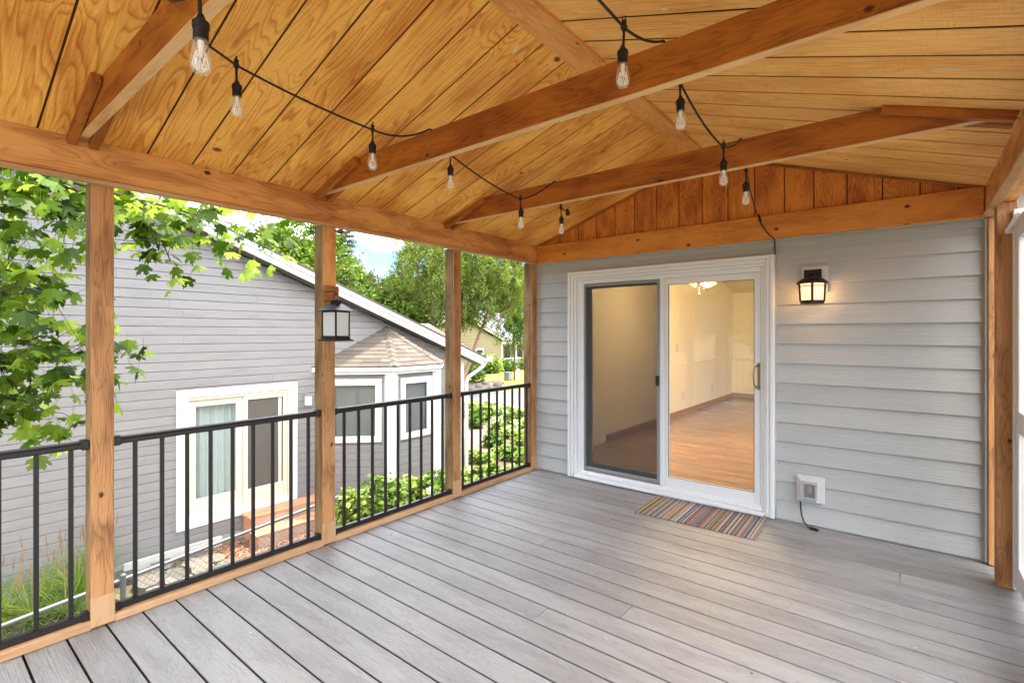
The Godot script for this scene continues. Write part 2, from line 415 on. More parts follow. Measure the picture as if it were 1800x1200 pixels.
	for q in 3:
		var b: float = [0.0, 0.03, -0.03][q]
		M.oak.append(mat(Color(1, 1, 1), 0.22, wood(830 + q * 9, Color(0.60 + b, 0.46 + b, 0.31 + b), Color(0.42 + b, 0.30 + b, 0.185 + b), {"w": 512, "h": 256, "rings": 7.0, "straight": 4.0, "ring": 0.5, "fibre": 0.8, "broad": 0.5}), null))
	M.oak_trim = mat(Color(0.60, 0.40, 0.22), 0.4)
	M.bark = tri_mat(Color(1, 1, 1), 0.9, mottle(91, Color(0.26, 0.20, 0.16), Color(0.42, 0.35, 0.29), 0.03, 0.3, 0.5, 256), 2.0)
	M.birch_bark = tri_mat(Color(1, 1, 1), 0.9, mottle(92, Color(0.50, 0.36, 0.27), Color(0.72, 0.60, 0.48), 0.03, 0.2, 0.5, 256), 0.8)
	M.soffit = mat(Color(0.40, 0.39, 0.39), 0.8)
	M.nscreen = glass(Color(0.42, 0.40, 0.37), 0.7, 0.7)
	M.win_pane = glass(Color(0.22, 0.24, 0.24), 0.25, 0.0)
	M.pink_gravel = tri_mat(Color(1, 1, 1), 0.95, mottle(75, Color(0.44, 0.36, 0.32), Color(0.58, 0.50, 0.45), 0.05, 0.45, 0.7, 512), 0.3)
	M.soil_dark = tri_mat(Color(1, 1, 1), 0.95, mottle(76, Color(0.30, 0.25, 0.19), Color(0.44, 0.40, 0.27), 0.03, 0.35, 0.6, 512), 0.4)
	M.step_white = mat(Color(1, 1, 1), 0.8, wood(841, Color(0.84, 0.83, 0.80), Color(0.70, 0.68, 0.65), {"w": 512, "h": 256, "rings": 5.0, "straight": 5.0, "ring": 0.4, "fibre": 0.7}))
	M.wreath = mat(Color(0.30, 0.24, 0.16), 0.9)
	M.tinted = mat(Color(1, 1, 1), 0.85)
	M.tinted.vertex_color_use_as_albedo = true
	M.leaf = leaf_mat()
	M.far_leaf = leaf_mat(0.6, 0.7)
	M.airy_leaf = leaf_mat(0.6, 1.0)
	M.curtain = mat(Color(0.66, 0.72, 0.70), 0.9)
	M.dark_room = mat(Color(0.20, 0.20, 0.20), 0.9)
	M.blind = mat(Color(0.76, 0.77, 0.76), 0.6)
	M.flower = [mat(Color(0.87, 0.88, 0.72), 0.8), mat(Color(0.80, 0.84, 0.55), 0.8), mat(Color(0.88, 0.62, 0.62), 0.8)]
	M.lamp_glow = glow(Color(1.0, 0.80, 0.58), 0.36)
	M.fan_glow = glow(Color(1.0, 0.76, 0.36), 0.5)
	M.fan_amber = glow(Color(1.0, 0.58, 0.12), 0.3)
	M.plastic = mat(Color(0.80, 0.80, 0.79), 0.4)
	M.smoke_plastic = glass(Color(0.72, 0.73, 0.74), 0.16, 0.03)
	M.outlet_dark = mat(Color(0.17, 0.155, 0.14), 0.6)
	M.deck_core = mat(Color(0.27, 0.20, 0.18), 0.85)
	M.vinyl_strip = mat(Color(0.86, 0.87, 0.88), 0.4)

# ---------------------------------------------------------------- the porch
func ceiling_y(x: float) -> float:
	return 3.06 - 0.335 * absf(x + 1.42)

func build_deck() -> void:
	var deck := struct("deck_floor")
	var z := 2.62
	var row := 0
	var joints := {14: [-0.62], 17: [-1.05], 20: [-0.1], 22: [-1.9], 24: [-0.32], 27: [-0.38], 30: [-1.55], 32: [-1.2], 35: [-2.05], 41: [-0.05], 11: [-2.2], 9: [-0.7]}
	# gaps fall at z = -0.392 - 0.1555 k
	z = -0.392 + 0.1555 * 19
	while z > -4.48:
		var z1 := maxf(z - 0.1555, -4.483)
		var cuts := [-3.315]
		for j in joints.get(row, []): cuts.append(j)
		cuts.append(0.66)
		for i in cuts.size() - 1:
			var a: float = cuts[i] + (0.0 if i == 0 else 0.0015)
			var b: float = cuts[i + 1] - (0.0 if i == cuts.size() - 2 else 0.0015)
			var db := part("deck_board", MB.new().box(Vector3.ZERO, Vector3(b - a, 0.007, z - z1 - 0.010), 0, uo(), 0.0025), M.deck[rng.randi() % 3], deck, Vector3((a + b) * 0.5, -0.0035, (z + z1) * 0.5))
			part("core", MB.new().box(Vector3.ZERO, Vector3(b - a - 0.002, 0.02, z - z1 - 0.012), 0, uo(), 0.0), M.deck_core, db, Vector3(0, -0.0136, 0))
		z = z1; row += 1
	for x in [-3.1, -2.3, -1.5, -0.7, 0.1, 0.56]:
		part("joist", MB.new().box(Vector3.ZERO, Vector3(0.04, 0.2, 6.9), 2, uo()), M.deck_edge, deck, Vector3(x, -0.13, -1.0))
	part("rim_board", MB.new().box(Vector3.ZERO, Vector3(0.03, 0.24, 7.0), 2, uo()), M.post, deck, Vector3(-3.335, -0.135, -0.98))
	for z2 in [-4.2, -1.0, 2.2]:
		part("support_post", MB.new().box(Vector3.ZERO, Vector3(0.14, -GY - 0.25, 0.14), 1, uo()), M.post, deck, Vector3(-3.2, (GY - 0.25) * 0.5, z2))

func build_ceiling() -> void:
	var a := atan(0.335)
	var roof := struct("porch_ceiling")
	for s in [-1.0, 1.0]:
		var z := (-0.437 if s < 0 else -0.13) + 0.2155 * (7 if s < 0 else 5)
		var i := 0
		var sheet := uo()
		while z > -4.485:
			if i % 6 == 0: sheet = uo()
			var z1 := maxf(z - 0.2155, -4.488)
			var len := 2.10
			var b := MB.new()
			b.X = Transform3D(Basis(Vector3(0, 0, 1), -s * a), Vector3.ZERO)
			var zc := (z + z1) * 0.5
			b.box(Vector3(0, 0.0025, 0), Vector3(len, 0.005, z - z1 - (0.009 if s < 0 else 0.017)), 0, Vector2(sheet.x, sheet.y + zc * 2.0), 0.0012)
			var d := len * 0.5 * cos(a)
			var m: Material = M.ply_r if s > 0 else (M.ply if (i / 6) % 2 == 1 else M.ply_b)
			part("ceiling_plank", b, m, roof, Vector3(-1.42 + s * d, 3.06 - d * 0.335, zc))
			z = z1; i += 1
		# the sheet behind the grooves, and the roof above
		var c := MB.new()
		c.X = Transform3D(Basis(Vector3(0, 0, 1), -s * a), Vector3(-1.42, 3.06, 0))
		c.box(Vector3(s * 1.06, 0.0165, -1.73), Vector3(2.11, 0.02, 5.5), 0, uo(), 0.0)
		part("backing_sheet", c, M.groove, roof)
		var e := MB.new()
		e.X = c.X
		e.box(Vector3(s * 1.07, 0.1, -1.72), Vector3(2.16, 0.12, 5.53), 0, uo(), 0.0)  # roof stops just behind the viewer so that sky light reaches the ceiling
		part("roof_slab", e, M.shingle[0], roof)
	# filler patches of pale wood putty in the plywood
	for q in [[0.12, -2.62, 0.10, 0.022], [-0.52, -2.38, 0.10, 0.018], [-0.95, -2.62, 0.12, 0.014], [0.2, -2.08, 0.09, 0.03], [-1.2, -1.98, 0.05, 0.018], [-0.8, -2.02, 0.04, 0.016], [-1.62, -2.06, 0.06, 0.03]]:
		var b := MB.new()
		var s := signf(q[0] + 1.42)
		b.X = Transform3D(Basis(Vector3(0, 0, 1), -s * a), Vector3(q[0], ceiling_y(q[0]) - 0.0008, q[1]))
		var pts := PackedVector2Array()
		for j in 12:
			var w := TAU * j / 12
			var r := 1.0 + 0.3 * sin(j * 5.1 + q[0] * 9.0)
			pts.append(Vector2(cos(w) * q[2] * 0.5 * r, sin(w) * q[3] * 0.5 * r))
		var f := Basis(Vector3(1, 0, 0), PI / 2)
		b.X = b.X * Transform3D(f, Vector3.ZERO)
		b.prism(pts, -0.0006, 0.0006)
		part("putty_patch", b, M.putty, roof)
	# the ridge board
	var r := part("ridge_beam", MB.new().box(Vector3.ZERO, Vector3(0.155, 0.05, 5.5), 2, uo(), 0.004), M.ridge, self, Vector3(-1.425, 3.037, -1.735))
	tag(r, "pale wood ridge beam running along the peak of the porch ceiling", "beam")

func build_frame() -> void:
	var o: MeshInstance3D
	var fr := [["long wood beam over the railing posts on the open side", -3.255, -1.745, 5.5], ["wood beam over the storm door at the edge of the porch", 0.435, -1.745, 5.5]]
	for q in fr:
		var t := thing("porch_beam", q[0], "beam", "beams round the porch", Vector3(q[1], 2.371, q[2]))
		part("timber", MB.new().box(Vector3.ZERO, Vector3(0.11, 0.19, q[3]), 2, uo(), 0.006), M.beam, t)
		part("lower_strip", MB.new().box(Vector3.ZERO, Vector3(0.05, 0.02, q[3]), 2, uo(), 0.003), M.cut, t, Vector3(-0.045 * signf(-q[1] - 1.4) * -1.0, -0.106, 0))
	o = part("porch_beam", MB.new().box(Vector3.ZERO, Vector3(3.575, 0.196, 0.055), 0, uo(), 0.005), M.beam_wall, self, Vector3(-1.4125, 2.357, -4.46))
	tag(o, "orange knotty wood beam on the house wall above the sliding door", "beam", "beams round the porch")
	# ties across the roof
	var zs := [-0.6, -1.89, -3.1]
	var lb := ["tie beam nearest the viewer, cut off by the picture edge", "middle tie beam that both light strings cross", "tie beam closest to the house wall and its wood gable"]
	var a := atan(0.335)
	for i in 3:
		var t := thing("tie_beam", lb[i], "tie beam", "tie beams across the porch", Vector3(-1.42, 2.467, zs[i]))
		var b := MB.new()
		var of := uo()
		b.prism(PackedVector2Array([Vector2(-1.79, 0), Vector2(1.78, 0), Vector2(1.31, 0.154), Vector2(-1.31, 0.154)]), -0.02, 0.02)
		for j in b.t.size(): b.t[j] += of
		part("tie_board", b, M.tie, t)
		part("under_face", MB.new().box(Vector3(0, -0.003, 0), Vector3(3.55, 0.005, 0.0395), 0, uo(), 0.001), M.under, t)  # added pale strip: wear plus painted bounce light from the deck
		for s in [-1.0, 1.0]:
			for e in [-1.0, 1.0]:
				var c := MB.new()
				c.X = Transform3D(Basis(Vector3(0, 0, 1), -s * a), Vector3(s * 1.545, 0.593 - 1.545 * 0.335 - 0.024, e * 0.042))
				c.box(Vector3.ZERO, Vector3(0.50, 0.044, 0.038), 0, uo(), 0.003)
				part("cleat", c, M.tie, t)
			part("end_block", MB.new().box(Vector3.ZERO, Vector3(0.05, 0.03, 0.036), 1, uo(), 0.002), M.cut, t, Vector3(s * 1.76, -0.004 + 0.012, 0))
	# posts
	var pz := [0.57, -0.6875, -1.9625, -3.25, -4.4475]
	var pl := ["wood post beside the viewer, mirrored in the screened half of the door", "knotty wood post nearest the viewer, maple leaves beyond it", "wood post that carries the hanging lantern", "wood post in front of the neighbour's bay window roof", "wood post against the house corner at the railing's end"]
	for i in 5:
		var t := thing("porch_post", pl[i], "post", "posts along the railing", Vector3(-3.295, 0, pz[i]))
		part("timber", MB.new().box(Vector3(-0.006, 1.14, 0), Vector3(0.1, 2.272, 0.096), 1, uo(), 0.004), M.post_old, t)
		part("facing_board", MB.new().box(Vector3(0.052, 1.14, 0.001), Vector3(0.016, 2.27, 0.094), 1, uo(), 0.003), M.post, t)
		part("base_patch", MB.new().box(Vector3(0.056, 0.085, 0), Vector3(0.018, 0.15, 0.099), 1, uo(), 0.003), M.cut, t)
		if i == 2:
			part("upper_board", MB.new().box(Vector3(0.064, 2.05, 0.002), Vector3(0.02, 0.43, 0.095), 1, uo(), 0.003), M.beam, t)
			part("hook_block", MB.new().box(Vector3(0.085, 1.783, 0.004), Vector3(0.05, 0.105, 0.1), 2, uo(), 0.003), M.tie, t)
	var t := thing("porch_post", "wood post beside the white storm door frame", "post", "", Vector3(0.444, 0, -4.152))
	part("timber", MB.new().box(Vector3(0, 1.14, 0), Vector3(0.092, 2.272, 0.096), 1, uo(), 0.004), M.post, t)
	t = thing("porch_post", "wood post on the storm door's hinge side", "post", "", Vector3(0.444, 0, -2.9))
	part("timber", MB.new().box(Vector3(0, 1.14, 0), Vector3(0.092, 2.272, 0.096), 1, uo(), 0.004), M.post, t)
	o = part("nailing_strip", MB.new().box(Vector3.ZERO, Vector3(0.09, 2.235, 0.055), 1, uo(), 0.004), M.post, self, Vector3(0.437, 1.125, -4.462))
	tag(o, "wood nailing strip standing against the end of the gray siding", "trim board")

func build_railings() -> void:
	var lab := ["black metal railing section nearest the viewer, partly outside the picture", "black metal railing section before the neighbour's sliding door", "black metal railing section before the neighbour's bay window", "black metal railing section next to the house corner, garden behind"]
	var ends := [[0.52, -0.64], [-0.735, -1.915], [-2.01, -3.202], [-3.298, -4.4]]
	for i in 4:
		var z0: float = ends[i][0]; var z1: float = ends[i][1]
		var len := z0 - z1
		var t := thing("railing", lab[i], "railing", "railing sections along the deck", Vector3(-3.283, 0, (z0 + z1) * 0.5))
		# top rail: rounded bread-loaf profile
		var b := MB.new()
		var pr := PackedVector2Array()
		for q in [[-0.021, 0.0], [0.021, 0.0], [0.025, 0.006], [0.025, 0.022], [0.019, 0.033], [0.008, 0.038], [-0.008, 0.038], [-0.019, 0.033], [-0.025, 0.022], [-0.025, 0.006]]: pr.append(Vector2(q[0], q[1]))
		b.X = Transform3D(Basis.IDENTITY, Vector3(0, 0.918, 0))
		b.prism(pr, -len * 0.5, len * 0.5)
		part("top_rail", b, M.black, t)
		part("bottom_rail", MB.new().box(Vector3(0, 0.062, 0), Vector3(0.034, 0.034, len), 2, uo(), 0.003), M.black, t)
		for s in [-1.0, 1.0]:
			part("rail_bracket", MB.new().box(Vector3(0, 0.936, s * (len * 0.5 - 0.018)), Vector3(0.058, 0.05, 0.036), 2, uo(), 0.006), M.black, t)
			part("rail_bracket", MB.new().box(Vector3(0, 0.063, s * (len * 0.5 - 0.016)), Vector3(0.046, 0.046, 0.032), 2, uo(), 0.005), M.black, t)
		var n := 9
		var step := 0.1243
		var first: float = [-0.835, -0.835, -2.112, -3.366][i]
		for j in n:
			var z := first - step * j
			if i == 0: z = -0.57 + 0.127 * j
			part("baluster", MB.new().box(Vector3(0, 0.5, z - (z0 + z1) * 0.5), Vector3(0.019, 0.842, 0.019), 1, uo(), 0.002), M.black, t)
		var k := part("sill_board", MB.new().box(Vector3.ZERO, Vector3(0.09, 0.04, len), 2, uo(), 0.003), M.cut, self, Vector3(-3.277, 0.0222, (z0 + z1) * 0.5))
		tag(k, ["pale wood sill board under the railing nearest the viewer", "pale wood sill board under the railing before the neighbour's sliding door", "pale wood sill board under the railing before the bay window", "pale wood sill board under the railing at the house corner"][i], "board", "sill boards under the railings")

func build_open_deck_rails() -> void:
	# unseen deck end, left unroofed to let light in; the door glass mirrors it
	var runs := [["black metal railing along the open deck behind the viewer", Vector3(-3.283, 0, 1.58), 1.86, 0.0], ["black metal railing across the end of the open deck behind the viewer", Vector3(-2.25, 0, 2.58), 1.9, PI / 2], ["black metal railing at the open deck's end nearer the storm door side", Vector3(-0.25, 0, 2.58), 1.9, PI / 2]]
	for q in runs:
		var t := thing("railing", q[0], "railing", "railing sections along the deck", q[1], q[3])
		part("top_rail", MB.new().box(Vector3(0, 0.937, 0), Vector3(0.05, 0.038, q[2]), 2, uo(), 0.01), M.black, t)
		part("bottom_rail", MB.new().box(Vector3(0, 0.062, 0), Vector3(0.034, 0.034, q[2]), 2, uo(), 0.003), M.black, t)
		for j in 14:
			part("baluster", MB.new().box(Vector3(0, 0.5, (j - 6.5) * 0.13), Vector3(0.019, 0.842, 0.019), 1, uo(), 0.002), M.black, t)
	for k in 3:
		var t := thing("newel_post", ["short wood post at the corner of the open deck", "short wood post in the middle of the open deck's end", "short wood post at the far end of the open deck"][k], "post", "short posts of the open deck", Vector3([-3.283, -1.25, 0.74][k], 0, 2.58))
		part("timber", MB.new().box(Vector3(0, 0.5, 0), Vector3(0.096, 1.0, 0.096), 1, uo(), 0.004), M.post, t)

# ---------------------------------------------------------------- the house wall and the sliding door
func build_house_wall() -> void:
	var w := struct("house_wall")
	var low := [0.012, 0.162, 0.316, 0.479, 0.636, 0.79, 0.95, 1.105, 1.261, 1.417, 1.574, 1.729, 1.886, 2.044, 2.2, 2.275]
	for i in low.size() - 1:
		var y0: float = low[i]; var y1: float = low[i + 1] + 0.012
		for s in 2:
			var x0: float = -3.235 if s == 0 else -0.846
			var x1: float = -2.803 if s == 0 else 0.388
			if y0 > 2.13:
				if s == 1: break
				x1 = 0.388
			if y0 < 2.1 and y1 > 2.15: y1 = 2.15
			var b := MB.new()
			b.X = Transform3D(Basis.IDENTITY, Vector3(0, 0, -4.5))
			b.lap(x0, x1, x0, x1, y0, y1, 0.021, 0.002, uo())
			part("siding_board", b, M.siding[rng.randi() % 3], w)
		if y0 < 2.1 and low[i + 1] > 2.13:
			var b := MB.new()
			b.X = Transform3D(Basis.IDENTITY, Vector3(0, 0, -4.5))
			b.lap(-2.803, -0.846, -2.803, -0.846, 2.142, 2.212, 0.011, 0.003, uo())
			part("siding_board", b, M.siding[0], w)
	# solid wall behind the boards, open at the door
	var y_top := 3.6
	for q in [[-3.25, -2.74, -0.3, y_top], [-0.92, 1.6, -0.3, y_top], [-2.74, -0.92, 2.06, y_top], [-2.74, -0.92, -0.3, 0.03]]:
		part("wall_core", MB.new().box(Vector3((q[0] + q[1]) * 0.5, (q[2] + q[3]) * 0.5, -4.575), Vector3(q[1] - q[0], q[3] - q[2], 0.15), 0, uo(), 0.0), M.gray_trim, w)
	part("frieze_strip", MB.new().box(Vector3(-1.41, 2.258, -4.474), Vector3(3.56, 0.02, 0.02), 0, uo(), 0.003), M.gray_trim, w)
	part("end_trim", MB.new().box(Vector3(0.386, 1.13, -4.474), Vector3(0.014, 2.23, 0.05), 1, uo(), 0.002), M.gray_trim, w)
	part("joint_strip", MB.new().box(Vector3(-0.851, 1.16, -4.482), Vector3(0.011, 2.13, 0.02), 1, uo(), 0.002), M.gray_trim, w)
	part("corner_board", MB.new().box(Vector3(-3.245, 0.2, -4.5), Vector3(0.02, 4.6, 0.04), 1, uo(), 0.002), M.gray_trim, w)
	# the wood gable over the beam
	var g := struct("gable_wall")
	var xs := [-3.2, -2.92, -2.69, -2.482, -2.273, -2.069, -1.853, -1.638, -1.431, -1.216, -1.006, -0.787, -0.583, -0.37, -0.157, 0.053, 0.25, 0.39]
	for i in xs.size() - 1:
		var a: float = xs[i] + 0.004; var b2: float = xs[i + 1] - 0.004
		var o := PackedVector2Array([Vector2(a, 2.43), Vector2(b2, 2.43), Vector2(b2, maxf(2.432, ceiling_y(b2) + 0.005))])
		if a < -1.42 and b2 > -1.42: o.append(Vector2(-1.42, 3.06))
		o.append(Vector2(a, maxf(2.432, ceiling_y(a) + 0.005)))
		# grain runs up the planks
		var b := MB.new()
		b.prism(o, -4.487, -4.472 + rng.randf() * 0.002)
		var of := uo()
		for j in b.t.size(): b.t[j] = of + Vector2(b.v[j].y * 0.5, b.v[j].x * 2.0)
		part("gable_plank", b, M.gable, g)
	part("gable_backing", MB.new().prism(PackedVector2Array([Vector2(-3.25, 2.4), Vector2(0.4, 2.4), Vector2(0.4, 2.45), Vector2(-1.42, 3.07), Vector2(-3.25, 2.45)]), -4.499, -4.489), M.groove, g)
	for s in [-1.0, 1.0]:
		var c := MB.new()
		var a := atan(0.335)
		c.X = Transform3D(Basis(Vector3(0, 0, 1), -s * a), Vector3(-1.42 + s * 0.92, 3.06 - 0.92 * 0.335 - 0.011, -4.462))
		c.box(Vector3.ZERO, Vector3(1.9, 0.02, 0.02), 0, uo(), 0.003)
		part("edge_strip", c, M.tie, g)

func rect_frame(what: String, m: Material, parent: Node, x0: float, x1: float, y0: float, y1: float, wl: float, wr: float, wb: float, wt: float, z: float, d: float, bv := 0.004) -> void:
	# four members: uprights run full height, the rails sit between them
	part(what, MB.new().box(Vector3(x0 + wl * 0.5, (y0 + y1) * 0.5, z), Vector3(wl, y1 - y0, d), 1, uo(), bv), m, parent)
	part(what, MB.new().box(Vector3(x1 - wr * 0.5, (y0 + y1) * 0.5, z), Vector3(wr, y1 - y0, d), 1, uo(), bv), m, parent)
	if wt > 0.0: part(what, MB.new().box(Vector3((x0 + wl + x1 - wr) * 0.5, y1 - wt * 0.5, z), Vector3(x1 - wr - x0 - wl, wt, d - 0.002), 0, uo(), bv), m, parent)
	if wb > 0.0: part(what, MB.new().box(Vector3((x0 + wl + x1 - wr) * 0.5, y0 + wb * 0.5, z), Vector3(x1 - wr - x0 - wl, wb, d - 0.002), 0, uo(), bv), m, parent)

func build_door() -> void:
	var t := thing("sliding_door", "white sliding glass door with a screen over its fixed half", "door", "", Vector3.ZERO)
	# brick mould in three steps
	rect_frame("casing", M.trim, t, -2.803, -0.855, 0.012, 2.137, 0.03, 0.03, 0.0, 0.03, -4.468, 0.07)
	rect_frame("casing", M.trim, t, -2.772, -0.886, 0.012, 2.106, 0.032, 0.03, 0.0, 0.032, -4.474, 0.06)
	rect_frame("casing", M.trim, t, -2.739, -0.917, 0.012, 2.073, 0.026, 0.02, 0.0, 0.022, -4.482, 0.05)
	rect_frame("frame", M.trim, t, -2.712, -0.938, 0.012, 2.05, 0.075, 0.024, 0.075, 0.04, -4.53, 0.1)
	part("sill", MB.new().box(Vector3(-1.829, 0.026, -4.462), Vector3(1.79, 0.03, 0.06), 0, uo(), 0.006), M.trim, t)
	part("sill", MB.new().box(Vector3(-1.829, 0.060, -4.487), Vector3(1.768, 0.024, 0.03), 0, uo(), 0.004), M.trim, t)
	# fixed half with its pane, seen through the insect screen
	var f := Node3D.new(); called(f, "fixed_panel", t)
	rect_frame("stile", M.trim, f, -2.637, -1.79, 0.09, 2.01, 0.07, 0.05, 0.085, 0.05, -4.545, 0.03)
	part("pane", MB.new().box(Vector3(-2.19, 1.055, -4.552), Vector3(0.77, 1.8, 0.006), 0, uo(), 0.0), M.pane, f)
	var s := Node3D.new(); called(s, "insect_screen", t)
	rect_frame("screen_frame", M.screen_frame, s, -2.637, -1.823, 0.103, 2.008, 0.012, 0.03, 0.032, 0.03, -4.497, 0.018, 0.003)
	part("mesh_cloth", MB.new().box(Vector3(-2.23, 1.055, -4.499), Vector3(0.77, 1.85, 0.002), 0, uo(), 0.0), M.screen, s)
	part("latch", MB.new().box(Vector3(-1.845, 1.06, -4.478), Vector3(0.03, 0.095, 0.03), 1, uo(), 0.006), M.black, s)
	part("meeting_post", MB.new().box(Vector3(-1.805, 1.05, -4.507), Vector3(0.036, 1.92, 0.05), 1, uo(), 0.005), M.trim, t)
	# the sliding half
	var p := Node3D.new(); called(p, "sliding_panel", t)
	rect_frame("stile", M.trim, p, -1.786, -0.963, 0.073, 2.008, 0.04, 0.052, 0.105, 0.058, -4.516, 0.042)
	part("pane", MB.new().box(Vector3(-1.381, 1.06, -4.52), Vector3(0.732, 1.77, 0.006), 0, uo(), 0.0), M.pane, p)
	rect_frame("gasket", M.black, p, -1.748, -1.013, 0.176, 1.952, 0.005, 0.005, 0.005, 0.005, -4.504, 0.012, 0.001)
	part("handle_plate", MB.new().box(Vector3(-0.979, 1.145, -4.491), Vector3(0.018, 0.225, 0.008), 1, uo(), 0.003), M.brass, p)
	part("handle", MB.new().tube([Vector3(-0.979, 1.235, -4.489), Vector3(-0.99, 1.235, -4.462), Vector3(-1.004, 1.215, -4.45), Vector3(-1.009, 1.175, -4.447), Vector3(-1.009, 1.115, -4.447), Vector3(-1.004, 1.075, -4.45), Vector3(-0.99, 1.055, -4.462), Vector3(-0.979, 1.055, -4.489)], 0.0065), M.brass, p)

# ---------------------------------------------------------------- the room behind the glass
func build_room() -> void:
	var fl := struct("room_floor")
	var field := MB.new()
	var z := -4.66
	var i := 0
	while z > -11.68:
		var x := -3.075 - rng.randf() * 0.9
		var wdt := 0.082
		while x < 1.55:
			var len := 1.1 + rng.randf() * 1.2
			var a := maxf(x, -3.075); var b := minf(x + len, 1.55)
			if b - a > 0.05 and i >= 290:
				field.box(Vector3((a + b) * 0.5, 0.09, z - wdt * 0.5), Vector3(b - a - 0.0012, 0.02, wdt - 0.0012), 0, uo(), 0.0)
			elif b - a > 0.05:
				part("floor_strip", MB.new().box(Vector3.ZERO, Vector3(b - a - 0.0012, 0.02, wdt - 0.0012), 0, uo(), 0.0012), M.oak[rng.randi() % 3], fl, Vector3((a + b) * 0.5, 0.09, z - wdt * 0.5))
				i += 1
			x += len
		z -= wdt
	part("strip_flooring", field, M.oak[0], fl, Vector3.ZERO, "stuff")
	part("subfloor", MB.new().box(Vector3(-0.77, -0.02, -8.17), Vector3(4.7, 0.2, 7.05), 0, uo(), 0.0), M.oak_trim, fl)
	var w := struct("room_wall")
	part("side_wall", MB.new().box(Vector3(-3.165, 1.6, -8.2), Vector3(0.17, 3.8, 7.1), 2, uo(), 0.0), M.room_wall, w)
	part("end_wall", MB.new().box(Vector3(-0.8, 1.6, -11.8), Vector3(4.9, 3.8, 0.2), 0, uo(), 0.0), M.room_wall, w)
	# far side wall with a tall window that lets the day in
	for q in [[-4.65, -6.8, -0.2, 3.5], [-11.3, -11.7, -0.2, 3.5], [-6.8, -11.3, -0.2, 0.25], [-6.8, -11.3, 2.25, 3.5]]:
		part("window_wall", MB.new().box(Vector3(1.65, (q[2] + q[3]) * 0.5, (q[0] + q[1]) * 0.5), Vector3(0.2, q[3] - q[2], absf(q[1] - q[0])), 2, uo(), 0.0), M.room_wall, w)
	part("window_pane", MB.new().box(Vector3(1.68, 1.25, -9.05), Vector3(0.006, 2.0, 4.5), 2, uo(), 0.0), M.pane, w)
	part("baseboard", MB.new().box(Vector3(-3.068, 0.145, -8.75), Vector3(0.022, 0.09, 5.9), 2, uo(), 0.004), M.oak_trim, w)
	part("baseboard", MB.new().box(Vector3(-0.8, 0.145, -11.688), Vector3(4.5, 0.09, 0.022), 0, uo(), 0.004), M.oak_trim, w)
	for q in [[-6.9, 0.42], [-8.6, 0.42], [-10.2, 0.42], [-8.3, 1.25]]:
		part("outlet_plate", MB.new().box(Vector3(-3.076, q[1], q[0]), Vector3(0.012, 0.12, 0.075), 1, uo(), 0.003), M.plastic, w)
	# vaulted ceiling: low along the far end, rising towards the door
	var c := struct("room_ceiling")
	for q in [[-11.75, 2.38, -7.6, 3.36], [-7.6, 3.36, -4.6, 2.62]]:
		var b := MB.new()
		var d := Vector2(q[2] - q[0], q[3] - q[1])
		b.X = Transform3D(Basis(Vector3(1, 0, 0), -atan2(d.y, d.x)), Vector3(-0.8, (q[1] + q[3]) * 0.5, (q[0] + q[2]) * 0.5))
		b.box(Vector3(0, 0.06, 0), Vector3(4.9, 0.12, d.length() + 0.02), 0, uo(), 0.0)
		part("ceiling_slope", b, M.room_ceiling, c)
	# outside of the house: side wall boards and roof
	var h := struct("house_side")
	part("side_cladding", MB.new().box(Vector3(-3.255, 0.3, -8.25), Vector3(0.008, 4.8, 7.3), 2, uo(), 0.0), M.siding[0], h)
	for s in [-1.0, 1.0]:
		var b := MB.new()
		b.X = Transform3D(Basis(Vector3(1, 0, 0), -s * 0.3), Vector3(-0.8, 3.95, -8.2 - s * 1.95))
		b.box(Vector3.ZERO, Vector3(5.6, 0.14, 4.2), 0, uo(), 0.0)
		part("roof_slope", b, M.shingle[1], h)
	# the ceiling fan
	var f := thing("ceiling_fan", "ceiling fan with lit amber glass shades inside the room", "ceiling fan", "", Vector3(-1.98, 2.12, -6.2))
	part("down_rod", MB.new().tube([Vector3(0, 0.3, 0), Vector3(0, 0.98, 0)], 0.014), M.bronze, f)
	part("motor", MB.new().lathe([Vector2(0, 0.16), Vector2(0.07, 0.17), Vector2(0.11, 0.21), Vector2(0.11, 0.27), Vector2(0.05, 0.31), Vector2(0, 0.31)], Vector3.ZERO), M.bronze, f)
	part("light_hub", MB.new().lathe([Vector2(0, 0.04), Vector2(0.045, 0.05), Vector2(0.05, 0.12), Vector2(0.03, 0.17), Vector2(0, 0.17)], Vector3.ZERO), M.bronze, f)
	for j in 5:
		var b := MB.new()
		b.X = Transform3D(Basis(Vector3.UP, TAU * j / 5.0 + 0.4) * Basis(Vector3(1, 0, 0), 0.2), Vector3(0, 0.24, 0))
		b.box(Vector3(0.4, 0, 0), Vector3(0.5, 0.012, 0.13), 0, uo(), 0.004)
		part("blade", b, M.oak_trim, f)
	for j in 3:
		var w2 := TAU * j / 3.0 + 0.9
		var d := Vector3(cos(w2), 0, sin(w2)) * 0.11
		var b := MB.new()
		b.X = Transform3D(Basis(Vector3(-sin(w2), 0, cos(w2)), 0.55), d + Vector3(0, 0.05, 0))
		b.lathe([Vector2(0.02, 0.04), Vector2(0.045, 0.02), Vector2(0.068, -0.03), Vector2(0.078, -0.075), Vector2(0.074, -0.075), Vector2(0.06, -0.03), Vector2(0.02, 0.03)], Vector3.ZERO, 18)
		var sh := part("lamp_shade", b, M.fan_glow if j != 1 else M.fan_amber, f)
		var bulb := OmniLight3D.new()
		bulb.light_color = Color(1.0, 0.88, 0.66); bulb.light_energy = FAN; bulb.omni_range = 12.0; bulb.omni_attenuation = 2.0; bulb.light_size = 0.05; bulb.shadow_enabled = true
		called(bulb, "bulb_light", sh)
		bulb.position = d * 1.55 + Vector3(0, -0.075, 0)
